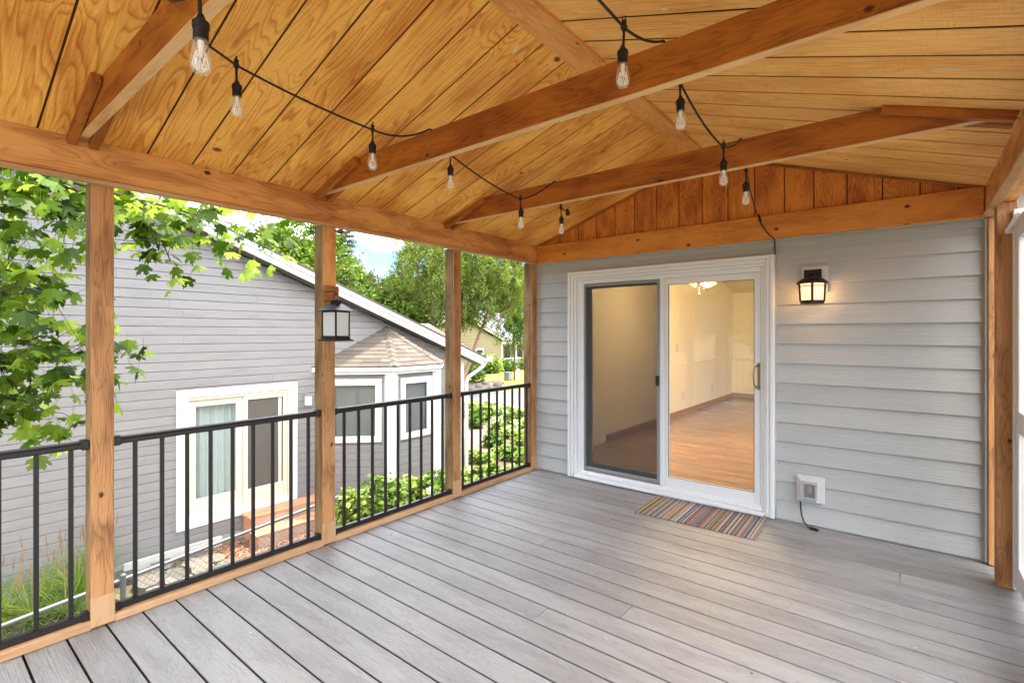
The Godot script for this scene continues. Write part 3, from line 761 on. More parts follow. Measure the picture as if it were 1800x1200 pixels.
	for q in [[0.025, -0.07], [-0.03, -0.13]]:
		part("pull_chain", MB.new().tube([Vector3(q[0], 0.05, 0.03), Vector3(q[0], q[1], 0.03)], 0.002, -1, 5), M.bronze, f)
		part("chain_knob", MB.new().ball(Vector3(q[0], q[1] - 0.008, 0.03), Vector3(0.011, 0.013, 0.011)), M.bronze, f)

# ---------------------------------------------------------------- small things on the porch
func build_lanterns() -> void:
	# wall lantern by the door, lit
	var t := thing("wall_lantern", "lit bronze wall lantern with frosted panes beside the sliding door", "lantern", "", Vector3(-0.58, 1.83, -4.36))
	part("mounting_block", MB.new().box(Vector3(0.0, 0.09, -0.116), Vector3(0.178, 0.206, 0.03), 1, uo(), 0.008), M.block, t)
	part("mounting_block", MB.new().box(Vector3(0.0, 0.09, -0.1), Vector3(0.142, 0.17, 0.014), 1, uo(), 0.004), M.block, t)
	part("back_plate", MB.new().box(Vector3(-0.008, 0.105, -0.088), Vector3(0.118, 0.115, 0.012), 1, uo(), 0.004), M.bronze_dark, t)
	part("arm", MB.new().tube([Vector3(0, 0.11, -0.085), Vector3(0, 0.125, -0.04), Vector3(0, 0.118, 0.0), Vector3(0, 0.095, 0.0)], 0.012), M.bronze_dark, t)
	part("cap", MB.new().lathe([Vector2(0.0, 0.1), Vector2(0.035, 0.096), Vector2(0.07, 0.083), Vector2(0.098, 0.062), Vector2(0.104, 0.056), Vector2(0.104, 0.044), Vector2(0.094, 0.044), Vector2(0.0, 0.05)], Vector3.ZERO, 28), M.bronze, t)
	var g := part("frosted_glass", MB.new().lathe([Vector2(0.0, 0.046), Vector2(0.077, 0.046), Vector2(0.071, -0.085), Vector2(0.0, -0.085)], Vector3.ZERO, 28), M.lamp_glow, t)
	part("base_ring", MB.new().lathe([Vector2(0.072, -0.08), Vector2(0.081, -0.08), Vector2(0.078, -0.105), Vector2(0.07, -0.105), Vector2(0.072, -0.08)], Vector3.ZERO, 28), M.bronze, t)
	for j in 4:
		var w := TAU * j / 4.0 + deg_to_rad(82.0)
		var d := Vector3(cos(w), 0, sin(w))
		part("rib", MB.new().tube([d * 0.083 + Vector3(0, 0.05, 0), d * 0.0755 + Vector3(0, -0.09, 0)], 0.009, -1, 6), M.bronze, t)
	var ring := []
	for j in 29: ring.append(Vector3(cos(TAU * j / 28.0) * 0.080, 0.026, sin(TAU * j / 28.0) * 0.080))
	part("hoop", MB.new().tube(ring, 0.0035, -1, 5), M.bronze, t)
	var l := OmniLight3D.new()
	l.light_color = Color(1.0, 0.74, 0.46); l.light_energy = LANTERN; l.omni_range = 10.0; l.omni_attenuation = 2.0; l.light_size = 0.06; l.shadow_enabled = true
	called(l, "bulb_light", g)
	l.position = Vector3(0, -0.01, 0)

	# unlit lantern hanging from the post
	t = thing("hanging_lantern", "dark metal lantern with frosted panes hanging from a post", "lantern", "", Vector3(-3.1, 1.446, -1.93), deg_to_rad(13))
	part("base_plate", MB.new().box(Vector3(0, 0.008, 0), Vector3(0.168, 0.012, 0.168), 0, uo(), 0.003), M.bronze_dark, t)
	part("base_plate", MB.new().box(Vector3(0, 0.021, 0), Vector3(0.14, 0.014, 0.14), 0, uo(), 0.003), M.bronze_dark, t)
	for sx in [-1.0, 1.0]:
		for sz in [-1.0, 1.0]:
			part("corner_bar", MB.new().box(Vector3(sx * 0.061, 0.118, sz * 0.061), Vector3(0.011, 0.18, 0.011), 1, uo(), 0.002), M.bronze_dark, t)
	for s in [-1.0, 1.0]:
		part("pane", MB.new().box(Vector3(s * 0.06, 0.118, 0), Vector3(0.003, 0.176, 0.11), 1, uo(), 0.0), M.frost, t)
		part("pane", MB.new().box(Vector3(0, 0.118, s * 0.06), Vector3(0.11, 0.176, 0.003), 1, uo(), 0.0), M.frost, t)
		for y in [0.033, 0.203]:
			part("edge_bar", MB.new().box(Vector3(s * 0.061, y, 0), Vector3(0.01, 0.01, 0.111), 2, uo(), 0.002), M.bronze_dark, t)
			part("edge_bar", MB.new().box(Vector3(0, y, s * 0.061), Vector3(0.111, 0.01, 0.01), 0, uo(), 0.002), M.bronze_dark, t)
	var r := MB.new()
	for j in 4:
		var w := TAU * j / 4.0
		var x := Vector3(cos(w), 0, sin(w)); var z := Vector3(-sin(w), 0, cos(w))
		var nn := (x * 0.5 + Vector3.UP * 0.85).normalized()
		r.quad(x * 0.085 + z * 0.085 + Vector3(0, 0.212, 0), x * 0.085 - z * 0.085 + Vector3(0, 0.212, 0), x * 0.03 - z * 0.03 + Vector3(0, 0.258, 0), x * 0.03 + z * 0.03 + Vector3(0, 0.258, 0), nn)
		r.quad(x * 0.085 + z * 0.085 + Vector3(0, 0.208, 0), x * 0.085 - z * 0.085 + Vector3(0, 0.208, 0), x * 0.085 - z * 0.085 + Vector3(0, 0.212, 0), x * 0.085 + z * 0.085 + Vector3(0, 0.212, 0), x)
	r.quad(Vector3(-0.085, 0.208, -0.085), Vector3(0.085, 0.208, -0.085), Vector3(0.085, 0.208, 0.085), Vector3(-0.085, 0.208, 0.085), Vector3.DOWN)
	part("roof", r, M.bronze_dark, t)
	part("chimney", MB.new().box(Vector3(0, 0.266, 0), Vector3(0.05, 0.022, 0.05), 1, uo(), 0.002), M.bronze_dark, t)
	part("chimney", MB.new().box(Vector3(0, 0.281, 0), Vector3(0.064, 0.008, 0.064), 1, uo(), 0.002), M.bronze_dark, t)
	var lp := []
	for j in 13: lp.append(Vector3(0.02 * sin(TAU * j / 12.0), 0.306 + 0.022 * -cos(TAU * j / 12.0), 0))
	part("hanging_ring", MB.new().tube(lp, 0.003, -1, 6), M.bronze_dark, t)
	part("hook", MB.new().tube([Vector3(-0.095, 0.345, 0.0), Vector3(-0.03, 0.345, 0), Vector3(-0.005, 0.338, 0), Vector3(0.002, 0.326, 0), Vector3(-0.008, 0.318, 0)], 0.004, -1, 6), M.bronze_dark, t)
	part("candle", MB.new().lathe([Vector2(0, 0.028), Vector2(0.025, 0.028), Vector2(0.025, 0.09), Vector2(0.0, 0.088)], Vector3.ZERO, 12), M.filament, t)

func sag(a: Vector3, b: Vector3, s: float, n := 10) -> Array:
	var o := []
	for i in n + 1:
		var f := float(i) / n
		o.append(a.lerp(b, f) + Vector3(0, -s * 4.0 * f * (1.0 - f), 0))
	return o

func light_string(t: Node3D, pts: Array, drops: Array, sags: Array) -> void:
	var line := []
	for i in pts.size() - 1:
		var q := sag(pts[i], pts[i + 1], sags[i])
		if i > 0: q.remove_at(0)
		line.append_array(q)
	part("cable", MB.new().tube(line, 0.0048, -1, 7), M.cable, t)
	for d in drops:
		var p: Vector3 = pts[d[0]]
		var lean := Vector3((rng.randf() - 0.5) * 0.012, 0, (rng.randf() - 0.5) * 0.012)
		var j := part("tee_joint", MB.new().tube([Vector3(0, 0.022, 0), Vector3(0, -0.012, 0)], 0.009, 0.0075, 8).ball(Vector3.ZERO, Vector3(0.013, 0.009, 0.013)).tube([Vector3(0, -0.012, 0), lean * 0.5 + Vector3(0, -0.062, 0)], 0.0045, -1, 6), M.cable, t, p)
		var lp := []
		for i in 9: lp.append(Vector3(0.0065 * sin(TAU * i / 8.0), 0.03 - 0.0065 * cos(TAU * i / 8.0), 0))
		part("hanging_loop", MB.new().tube(lp, 0.002, -1, 5), M.cable, j)
		var s := part("socket", MB.new().lathe([Vector2(0.0, 0.0), Vector2(0.006, 0.0), Vector2(0.011, -0.012), Vector2(0.0185, -0.02), Vector2(0.0185, -0.034), Vector2(0.0165, -0.036), Vector2(0.0165, -0.062), Vector2(0.0, -0.062)].map(func(q): return Vector2(q.x, q.y)), Vector3.ZERO, 16), M.cable, t, p + lean + Vector3(0, -0.058, 0))
		if d.size() > 1: continue
		part("glass_bulb", MB.new().lathe([Vector2(0.0145, -0.06), Vector2(0.0155, -0.07), Vector2(0.019, -0.086), Vector2(0.0225, -0.104), Vector2(0.0235, -0.116), Vector2(0.0215, -0.129), Vector2(0.015, -0.139), Vector2(0.0, -0.143)], Vector3.ZERO, 18), M.bulb_glass, s)
		part("filament_stem", MB.new().lathe([Vector2(0.0, -0.062), Vector2(0.007, -0.064), Vector2(0.005, -0.095), Vector2(0.0, -0.1)], Vector3.ZERO, 10), M.filament, s)
		var z := MB.new()
		for i in 12:
			var w := TAU * i / 12.0
			z.tube([Vector3(cos(w) * 0.011, -0.092, sin(w) * 0.011), Vector3(cos(w + 0.5) * 0.018, -0.122, sin(w + 0.5) * 0.018), Vector3(cos(w + 0.9) * 0.007, -0.134, sin(w + 0.9) * 0.007)], 0.0013, -1, 4)
		part("filament", z, M.filament, s)

func build_strings() -> void:
	var t := thing("string_light", "string of clear bulbs nearer the open railing side, crossing two tie beams", "string lights", "outdoor string lights under the porch ceiling")
	light_string(t, [Vector3(-1.0, 2.46, 0.12), Vector3(-1.315, 2.315, -0.46), Vector3(-1.96, 2.632, -0.577), Vector3(-1.93, 2.63, -0.625), Vector3(-1.85, 2.485, -0.632), Vector3(-2.07, 2.553, -0.854), Vector3(-2.07, 2.503, -1.49), Vector3(-2.075, 2.628, -1.868), Vector3(-2.07, 2.628, -1.914), Vector3(-2.07, 2.53, -2.02), Vector3(-2.07, 2.41, -2.68), Vector3(-2.06, 2.626, -3.078), Vector3(-2.06, 2.626, -3.124), Vector3(-2.06, 2.447, -3.17)],
		[[1], [5], [6], [9], [10], [13]], [0.03, 0.02, 0.0, 0.0, 0.0, 0.012, 0.035, 0.0, 0.0, 0.02, 0.02, 0.0, 0.0])
	# the empty socket at the string's end
	part("cable_end", MB.new().tube([Vector3(-2.06, 2.447, -3.17), Vector3(-2.05, 2.43, -3.21), Vector3(-2.045, 2.45, -3.24)], 0.0045, -1, 6).lathe([Vector2(0, 0), Vector2(0.008, -0.004), Vector2(0.017, -0.03), Vector2(0.012, -0.05), Vector2(0, -0.05)], Vector3(-2.045, 2.45, -3.24), 12), M.cable, t)
	t = thing("string_light", "string of clear bulbs nearer the storm door, its cable running down to the wall", "string lights", "outdoor string lights under the porch ceiling")
	light_string(t, [Vector3(-0.78, 2.63, -0.622), Vector3(-0.78, 2.57, -1.3), Vector3(-0.75, 2.525, -1.54), Vector3(-0.745, 2.628, -1.868), Vector3(-0.745, 2.628, -1.914), Vector3(-0.75, 2.545, -2.06), Vector3(-0.75, 2.457, -2.68), Vector3(-0.768, 2.626, -3.078), Vector3(-0.768, 2.626, -3.124), Vector3(-0.75, 2.45, -3.13)],
		[[2], [5], [6], [9]], [0.05, 0.0, 0.02, 0.0, 0.0, 0.03, 0.02, 0.0, 0.0])
	part("lead_cable", MB.new().tube(sag(Vector3(-0.75, 2.45, -3.13), Vector3(-0.965, 2.452, -4.41), 0.035) + sag(Vector3(-0.95, 2.40, -4.424), Vector3(-0.853, 2.262, -4.424), 0.02, 6) + [Vector3(-0.852, 2.24, -4.45), Vector3(-0.852, 2.14, -4.464)], 0.0045, -1, 6), M.cable, t)
	part("plug", MB.new().tube([Vector3(-0.962, 2.46, -4.405), Vector3(-0.958, 2.44, -4.415), Vector3(-0.95, 2.40, -4.42)], 0.011, 0.008, 8), M.cable, t)

func build_outlet_and_mat() -> void:
	var t := thing("outdoor_outlet", "clear covered outdoor power outlet low on the gray siding", "outlet", "", Vector3(-0.606, 0.293, -4.47))
	part("mounting_block", MB.new().box(Vector3(0, 0, 0), Vector3(0.188, 0.205, 0.024), 1, uo(), 0.005), M.block, t)
	part("mounting_block", MB.new().box(Vector3(0, 0, 0.017), Vector3(0.164, 0.181, 0.012), 1, uo(), 0.003), M.block, t)
	part("box", MB.new().box(Vector3(-0.004, 0, 0.031), Vector3(0.132, 0.15, 0.018), 1, uo(), 0.004), M.plastic, t)
	part("socket_face", MB.new().box(Vector3(0, -0.006, 0.042), Vector3(0.075, 0.1, 0.008), 1, uo(), 0.003), M.outlet_dark, t)
	part("adapter", MB.new().box(Vector3(0.0, 0.005, 0.052), Vector3(0.03, 0.062, 0.016), 1, uo(), 0.006), M.brass_dull, t)
	for q in [[0.0, 0.063, 0.112, 0.016], [0.0, -0.07, 0.112, 0.012]]:
		part("cover_rim", MB.new().box(Vector3(q[0], q[1], 0.06), Vector3(q[2], q[3], 0.04), 0, uo(), 0.004), M.smoke_plastic, t)
	for s in [-1.0, 1.0]:
		part("cover_rim", MB.new().box(Vector3(s * 0.05, -0.004, 0.06), Vector3(0.014, 0.115, 0.04), 1, uo(), 0.004), M.smoke_plastic, t)
	part("cover_window", MB.new().box(Vector3(0, -0.004, 0.082), Vector3(0.085, 0.115, 0.003), 1, uo(), 0.001), M.smoke_plastic, t)
	part("cover_latch", MB.new().box(Vector3(0.055, -0.07, 0.075), Vector3(0.018, 0.014, 0.02), 0, uo(), 0.003), M.plastic, t)
	var c := part("power_cord", MB.new().tube([Vector3(-0.668, 0.195, -4.44), Vector3(-0.668, 0.15, -4.435), Vector3(-0.66, 0.09, -4.428), Vector3(-0.642, 0.045, -4.42), Vector3(-0.615, 0.018, -4.41), Vector3(-0.59, 0.009, -4.405)], 0.0052, -1, 8), M.cable, self)
	tag(c, "short black power cord hanging from the outlet to the deck", "cord")
	part("plug", MB.new().tube([Vector3(-0.598, 0.0125, -4.407), Vector3(-0.575, 0.0125, -4.4), Vector3(-0.545, 0.0115, -4.394)], 0.0115, 0.0105, 10), M.cable, c)
	# woven mat: one ribbed cloth, the stripes dyed in
	var w := 0.935; var d := 0.55
	var im := Image.create(512, 128, false, Image.FORMAT_RGB8)
	var pal := [Color(0.74, 0.72, 0.66), Color(0.26, 0.22, 0.22), Color(0.18, 0.25, 0.40), Color(0.62, 0.30, 0.27), Color(0.72, 0.67, 0.40), Color(0.38, 0.47, 0.56), Color(0.52, 0.46, 0.42), Color(0.30, 0.26, 0.26), Color(0.70, 0.55, 0.48), Color(0.22, 0.33, 0.50), Color(0.46, 0.48, 0.33), Color(0.66, 0.65, 0.63), Color(0.30, 0.40, 0.52), Color(0.78, 0.76, 0.72)]
	var r2 := RandomNumberGenerator.new(); r2.seed = 4
	var x := 0
	var last := -1
	while x < 512:
		var n := 2 + r2.randi() % 6
		var ci := r2.randi() % pal.size()
		if ci == last: ci = (ci + 3) % pal.size()
		last = ci
		var c2: Color = pal[r2.randi() % pal.size()]
		var mix := 0.45 if r2.randf() < 0.35 else 0.08
		for xx in range(x, mini(x + n, 512)):
			for y in 128:
				var c3: Color = pal[ci]
				if r2.randf() < mix: c3 = c3.lerp(c2, 0.8)
				im.set_pixel(xx, y, c3.lerp(Color(0.55, 0.51, 0.46), 0.12) * (0.86 + 0.2 * r2.randf()))
		x += n
	var b := MB.new()
	var cols := 94
	for i in cols:
		var x0 := -w * 0.5 + w * i / cols; var x1 := x0 + w / cols; var xm := (x0 + x1) * 0.5
		var e0 := d * 0.5 + 0.004 * sin(i * 2.3); var e1 := -d * 0.5 - 0.004 * sin(i * 1.7)
		for s in 2:
			var a0 := x0 if s == 0 else xm; var a1 := xm if s == 0 else x1
			var h0 := 0.006 if s == 0 else 0.0095; var h1 := 0.0095 if s == 0 else 0.006
			b.quad(Vector3(a0, h0, e0), Vector3(a1, h1, e0), Vector3(a1, h1, e1), Vector3(a0, h0, e1), Vector3((h0 - h1) / (a1 - a0), 1, 0).normalized(), Vector2((a0 + w * 0.5) / w, 0), Vector2((a1 + w * 0.5) / w, 0), Vector2((a1 + w * 0.5) / w, 1), Vector2((a0 + w * 0.5) / w, 1))
			for e in [e0, e1]:
				b.quad(Vector3(a0, 0.001, e), Vector3(a1, 0.001, e), Vector3(a1, h1, e), Vector3(a0, h0, e), Vector3(0, 0, signf(e)), Vector2((a0 + w * 0.5) / w, 0), Vector2((a1 + w * 0.5) / w, 0), Vector2((a1 + w * 0.5) / w, 0.02), Vector2((a0 + w * 0.5) / w, 0.02))
	for s in [-1.0, 1.0]:
		b.quad(Vector3(s * w * 0.5, 0.001, -d * 0.5), Vector3(s * w * 0.5, 0.001, d * 0.5), Vector3(s * w * 0.5, 0.006, d * 0.5), Vector3(s * w * 0.5, 0.006, -d * 0.5), Vector3(s, 0, 0), Vector2(0.5 + s * 0.499, 0), Vector2(0.5 + s * 0.499, 1), Vector2(0.5 + s * 0.499, 1), Vector2(0.5 + s * 0.499, 0))
	var m := part("door_mat", b, mat(Color(1, 1, 1), 0.95, tex(im)), self, Vector3(-1.352, 0.0, -4.188))
	m.rotation.y = 0.025
	tag(m, "striped multicoloured woven mat lying before the sliding door", "door mat")

func build_storm_door() -> void:
	var t := thing("storm_door", "white framed storm door at the porch edge, seen edge-on", "door", "", Vector3(0.49, 0, -3.52))
	for s in [-1.0, 1.0]:
		part("jamb", MB.new().box(Vector3(0, 1.12, s * 0.562), Vector3(0.05, 2.2, 0.035), 1, uo(), 0.004), M.trim, t)
		part("stile", MB.new().box(Vector3(0, 1.1, s * 0.49), Vector3(0.035, 2.12, 0.1), 1, uo(), 0.004), M.trim, t)
	for y in [0.12, 1.0, 2.1]:
		part("cross_rail", MB.new().box(Vector3(0, y, 0), Vector3(0.033, 0.12, 0.88), 2, uo(), 0.004), M.trim, t)
	part("pane", MB.new().box(Vector3(0, 0.56, 0), Vector3(0.005, 0.78, 0.88), 2, uo(), 0.0), M.pane, t)
	part("pane", MB.new().box(Vector3(0, 1.55, 0), Vector3(0.005, 0.98, 0.88), 2, uo(), 0.0), M.pane, t)
	part("door_closer", MB.new().tube([Vector3(-0.05, 2.10, -0.52), Vector3(-0.06, 2.11, -0.1)], 0.010, -1, 10).tube([Vector3(-0.05, 2.10, -0.60), Vector3(-0.05, 2.10, -0.5)], 0.008, -1, 8), M.trim, t)
	part("closer_bracket", MB.new().box(Vector3(-0.03, 2.10, -0.585), Vector3(0.05, 0.03, 0.03), 0, uo(), 0.004), M.trim, t)

func build_litter() -> void:
	# crumbs of leaf and grit on the boards
	var r := RandomNumberGenerator.new(); r.seed = 8
	var tr := []; var co := []
	for i in 60:
		var x := r.randf_range(-3.1, 0.3); var z := r.randf_range(-4.2, -0.6)
		var k := r.randf_range(0.3, 1.0)
		tr.append(Transform3D(Basis.from_euler(Vector3(r.randfn() * 0.2, r.randf() * TAU, r.randfn() * 0.2)).scaled(Vector3(k, k, k)), Vector3(x, 0.002, z)))
		co.append([Color(0.5, 0.46, 0.38), Color(0.18, 0.13, 0.07), Color(0.62, 0.6, 0.55), Color(0.12, 0.13, 0.04)][r.randi() % 4])
	var o := multi("leaf_litter", MB.new().ball(Vector3.ZERO, Vector3(0.009, 0.002, 0.005), 6, 4, 0.2, 3).mesh(), M.tinted, tr, co, self)
	o.set_meta("kind", "stuff"); tag(o, "tiny crumbs of leaf and grit strewn over the deck boards", "leaf litter")

# ---------------------------------------------------------------- the neighbour's house
func lap_rows(t: Node, fr: Transform3D, y_from: float, y_to: float, pitch: float, u_lim: Callable, holes: Array, mats: Array, joint := 3.6) -> void:
	var y := y_from
	while y < y_to - 0.02:
		var y1 := minf(y + pitch, y_to)
		var lb: Vector2 = u_lim.call(y); var lt: Vector2 = u_lim.call(y1)
		if lt.y - lt.x < 0.05: break
		var u := lb.x - rng.randf() * joint
		while u < lb.y:
			var e := u + joint
			# split the length at the holes
			var segs := [[maxf(u, lb.x), minf(e, lb.y)]]
			for h in holes:
				if y1 - 0.03 < h.position.y or y + 0.03 > h.end.y: continue
				var nx := []
				for s in segs:
					if s[1] <= h.position.x or s[0] >= h.end.x: nx.append(s)
					else:
						if s[0] < h.position.x: nx.append([s[0], h.position.x])
						if s[1] > h.end.x: nx.append([h.end.x, s[1]])
				segs = nx
			for s in segs:
				if s[1] - s[0] < 0.04: continue
				var b := MB.new()
				b.X = fr
				var b0: float = s[0] + 0.0015; var b1: float = s[1] - 0.0015
				b.channel(b0, b1, maxf(b0, lt.x), minf(b1, lt.y), y + 0.004, y1, uo())
				part("siding_board", b, mats[rng.randi() % mats.size()], t)
			u = e
		y = y1

func shingle_facet(t: Node, e0: Vector3, e1: Vector3, top: Vector3, expo := 0.142, tabw := 0.3) -> void:
	var d := (e1 - e0).normalized()
	var slope := (top - e0) - d * (top - e0).dot(d)
	var nn := d.cross(slope.normalized())
	if nn.y < 0.0: nn = -nn
	var rows := int(ceil(slope.length() / expo))
	for k in rows:
		var f0 := k * expo / slope.length(); var f1 := minf(1.0, (k + 1.25) * expo / slope.length())
		var lb := (e0.lerp(top, f0) - e0).dot(d); var rb := (e1.lerp(top, f0) - e0).dot(d)
		var lt := (e0.lerp(top, f1) - e0).dot(d); var rt := (e1.lerp(top, f1) - e0).dot(d)
		var a := -rng.randf() * tabw
		while a < rb:
			var w := tabw * (0.55 + 0.75 * rng.randf())
			var s0 := clampf(a, lb, rb); var s1 := clampf(a + w, lb, rb)
			var q0 := clampf(a, lt, rt); var q1 := clampf(a + w, lt, rt)
			if s1 - s0 > 0.02:
				var th := 0.012 + rng.randf() * 0.008
				var b := MB.new()
				var p0 := e0 + slope * f0 + d * (s0 + 0.002); var p1 := e0 + slope * f0 + d * (s1 - 0.002)
				var p3 := e0 + slope * f1 + d * q0; var p2 := e0 + slope * f1 + d * q1
				b.quad(p0 + nn * th, p1 + nn * th, p2 + nn * 0.004, p3 + nn * 0.004, nn)
				b.quad(p0, p1, p1 + nn * th, p0 + nn * th, -slope.normalized())
				b.quad(p0, p0 + nn * th, p3 + nn * 0.004, p3, -d)
				b.quad(p1, p1 + nn * th, p2 + nn * 0.004, p2, d)
				part("shingle", b, M.shingle[rng.randi() % 4], t)
			a += w
	var u := MB.new()
	u.tri(e0 - nn * 0.002, e1 - nn * 0.002, top - nn * 0.002, nn)
	u.tri(e0 - nn * 0.06, e1 - nn * 0.06, top - nn * 0.06, -nn)
	part("underlay", u, M.shingle[3], t)

func fr_box(what: String, t: Node, fr: Transform3D, c: Vector3, s: Vector3, m: Material, g := 1, bv := 0.004) -> void:
	var b := MB.new()
	b.X = fr
	b.box(c, s, g, uo(), bv)
	part(what, b, m, t)

func fr_frame(what: String, t: Node, fr: Transform3D, x0: float, x1: float, y0: float, y1: float, w: float, z: float, d: float, m: Material) -> void:
	fr_box(what, t, fr, Vector3(x0 + w * 0.5, (y0 + y1) * 0.5, z), Vector3(w, y1 - y0, d), m)
	fr_box(what, t, fr, Vector3(x1 - w * 0.5, (y0 + y1) * 0.5, z), Vector3(w, y1 - y0, d), m)
	fr_box(what, t, fr, Vector3((x0 + x1) * 0.5, y1 - w * 0.5, z), Vector3(x1 - x0 - 2 * w, w, d - 0.002), m, 0)
	fr_box(what, t, fr, Vector3((x0 + x1) * 0.5, y0 + w * 0.5, z), Vector3(x1 - x0 - 2 * w, w, d - 0.002), m, 0)

func blind_window(t: Node, fr: Transform3D, x0: float, x1: float, y0: float, y1: float) -> void:
	var w := Node3D.new(); called(w, "window", t)
	fr_frame("frame", w, fr, x0, x1, y0, y1, 0.08, 0.02, 0.06, M.trim)
	fr_frame("sash", w, fr, x0 + 0.082, x1 - 0.082, y0 + 0.082, y1 - 0.082, 0.045, 0.012, 0.04, M.trim)
	fr_box("pane", w, fr, Vector3((x0 + x1) * 0.5, (y0 + y1) * 0.5, 0.012), Vector3(x1 - x0 - 0.25, y1 - y0 - 0.25, 0.005), M.win_pane, 1, 0.0)
	fr_box("dark_backing", w, fr, Vector3((x0 + x1) * 0.5, (y0 + y1) * 0.5, -0.09), Vector3(x1 - x0 - 0.2, y1 - y0 - 0.2, 0.02), M.dark_room, 1, 0.0)
	var b := MB.new()
	b.X = fr
	var y := y0 + 0.13
	while y < y1 - 0.15:
		b.quad(Vector3(x0 + 0.13, y, -0.035), Vector3(x1 - 0.13, y, -0.035), Vector3(x1 - 0.13, y + 0.027, -0.055), Vector3(x0 + 0.13, y + 0.027, -0.055), Vector3(0, 0.6, 0.8))
		y += 0.03
	part("blind", b, M.blind, w, Vector3.ZERO, "stuff")

func build_neighbour() -> void:
	var t := thing("neighbour_house", "taupe sided neighbour house with white rake trim and a bay window", "house", "", Vector3.ZERO)
	var fr := Transform3D(Basis(Vector3(0, 0, -1), Vector3(0, 1, 0), Vector3(1, 0, 0)), Vector3(-9.25, 0, 0))
	var wall := Node3D.new(); called(wall, "gable_wall", t)
	var door := Rect2(2.889, -1.70, 2.028, 2.275)
	var lim := func(y: float) -> Vector2:
		var r := minf(9.46, (4.33 - y) / 0.37)
		return Vector2(maxf(-2.6, 2.0 - r), r)
	lap_rows(wall, fr, -1.96, 3.96, 0.143, lim, [door], M.nsiding)
	var sheath := [[Vector2(-7.4, -2.2), Vector2(2.889, -2.2), Vector2(2.889, 3.24), Vector2(1, 3.93), Vector2(-7.4, 0.83)], [Vector2(4.917, -2.2), Vector2(9.46, -2.2), Vector2(9.46, 0.82), Vector2(4.917, 2.49)], [Vector2(2.889, 0.575), Vector2(4.917, 0.575), Vector2(4.917, 2.49), Vector2(2.889, 3.24)], [Vector2(2.889, -2.2), Vector2(4.917, -2.2), Vector2(4.917, -1.7), Vector2(2.889, -1.7)]]
	for q in sheath:
		var b := MB.new(); b.X = fr
		b.prism(PackedVector2Array(q), -0.35, -0.002)
		part("sheathing", b, M.nsiding[2], wall)
	var core := MB.new(); core.X = fr
	core.prism(PackedVector2Array([Vector2(-7.4, -2.2), Vector2(9.46, -2.2), Vector2(9.46, 0.82), Vector2(1, 3.93), Vector2(-7.4, 0.83)]), -10.0, -0.36)
	part("house_body", core, M.dark_room, t)
	fr_box("corner_board", wall, fr, Vector3(9.44, -0.6, 0.012), Vector3(0.14, 3.0, 0.03), M.trim)
	fr_box("foundation_strip", wall, fr, Vector3(2.5, -2.06, 0.012), Vector3(6.0, 0.19, 0.02), M.concrete, 0)
	# roof and rake boards
	var roof := Node3D.new(); called(roof, "main_roof", t)
	for s in 2:
		var flip := func(p: Vector2) -> Vector2: return p if s == 0 else Vector2(2.0 - p.x, p.y)
		for q in [["rake_board", M.trim, 0.262, 0.3, [Vector2(1, 4.098), Vector2(10.0, 0.768), Vector2(10.0, 0.648), Vector2(1, 3.978)]], ["rake_trim", M.trim, 0.302, 0.328, [Vector2(1, 4.183), Vector2(10.02, 0.846), Vector2(10.02, 0.756), Vector2(1, 4.093)]], ["soffit", M.soffit, 0.0, 0.26, [Vector2(1, 4.0), Vector2(9.96, 0.685), Vector2(9.96, 0.66), Vector2(1, 3.975)]], ["roof_slab", M.shingle[1], -10.2, 0.35, [Vector2(1, 4.215), Vector2(10.06, 0.863), Vector2(10.06, 0.833), Vector2(1, 4.187)]]]:
			var o := PackedVector2Array()
			for p in q[4]: o.append(flip.call(p))
			var b := MB.new(); b.X = fr
			b.prism(o, q[2], q[3])
			part(q[0], b, q[1], roof)
	# cross gable over the front, its slope turned to us
	var cg := Node3D.new(); called(cg, "cross_gable_roof", t)
	for s in [-1.0, 1.0]:
		var b := MB.new()
		b.prism(PackedVector2Array([Vector2(-11.5, 1.80), Vector2(-11.5 + s * 1.95, 0.98), Vector2(-11.5 + s * 1.95, 0.93), Vector2(-11.5, 1.75)]), -10.3, -7.5)
		part("roof_slab", b, M.shingle[1], cg)
		var rows := MB.new()
		for k in 14:
			var f0 := k / 14.0
			var x0: float = -11.5 + s * 1.95 * (1.0 - f0); var y0 := 0.98 + 0.82 * f0
			var x1: float = -11.5 + s * 1.95 * (1.0 - f0 - 0.071); var y1 := 0.98 + 0.82 * (f0 + 0.071)
			rows.quad(Vector3(x0, y0 + 0.018, -10.31), Vector3(x0, y0 + 0.018, -7.4), Vector3(x1, y1 + 0.004, -7.4), Vector3(x1, y1 + 0.004, -10.31), Vector3(s * 0.39, 0.92, 0))
			rows.quad(Vector3(x0, y0, -10.31), Vector3(x0, y0, -7.4), Vector3(x0, y0 + 0.018, -7.4), Vector3(x0, y0 + 0.018, -10.31), Vector3(s, 0, 0))
		part("shingle_rows", rows, M.shingle[0], cg, Vector3.ZERO, "stuff")
		var c := MB.new()
		c.prism(PackedVector2Array([Vector2(-11.5, 1.77), Vector2(-11.5 + s * 1.97, 0.94), Vector2(-11.5 + s * 1.97, 0.79), Vector2(-11.5, 1.62)]), -10.34, -10.305)
		part("rake_board", c, M.trim, cg)
	part("gutter", MB.new().box(Vector3(-9.02, 0.80, -10.13), Vector3(0.13, 0.13, 0.52), 2, uo(), 0.02), M.trim, t)
	part("gutter", MB.new().box(Vector3(-14.0, 0.83, -10.0), Vector3(9.6, 0.11, 0.12), 0, uo(), 0.02), M.trim, t)
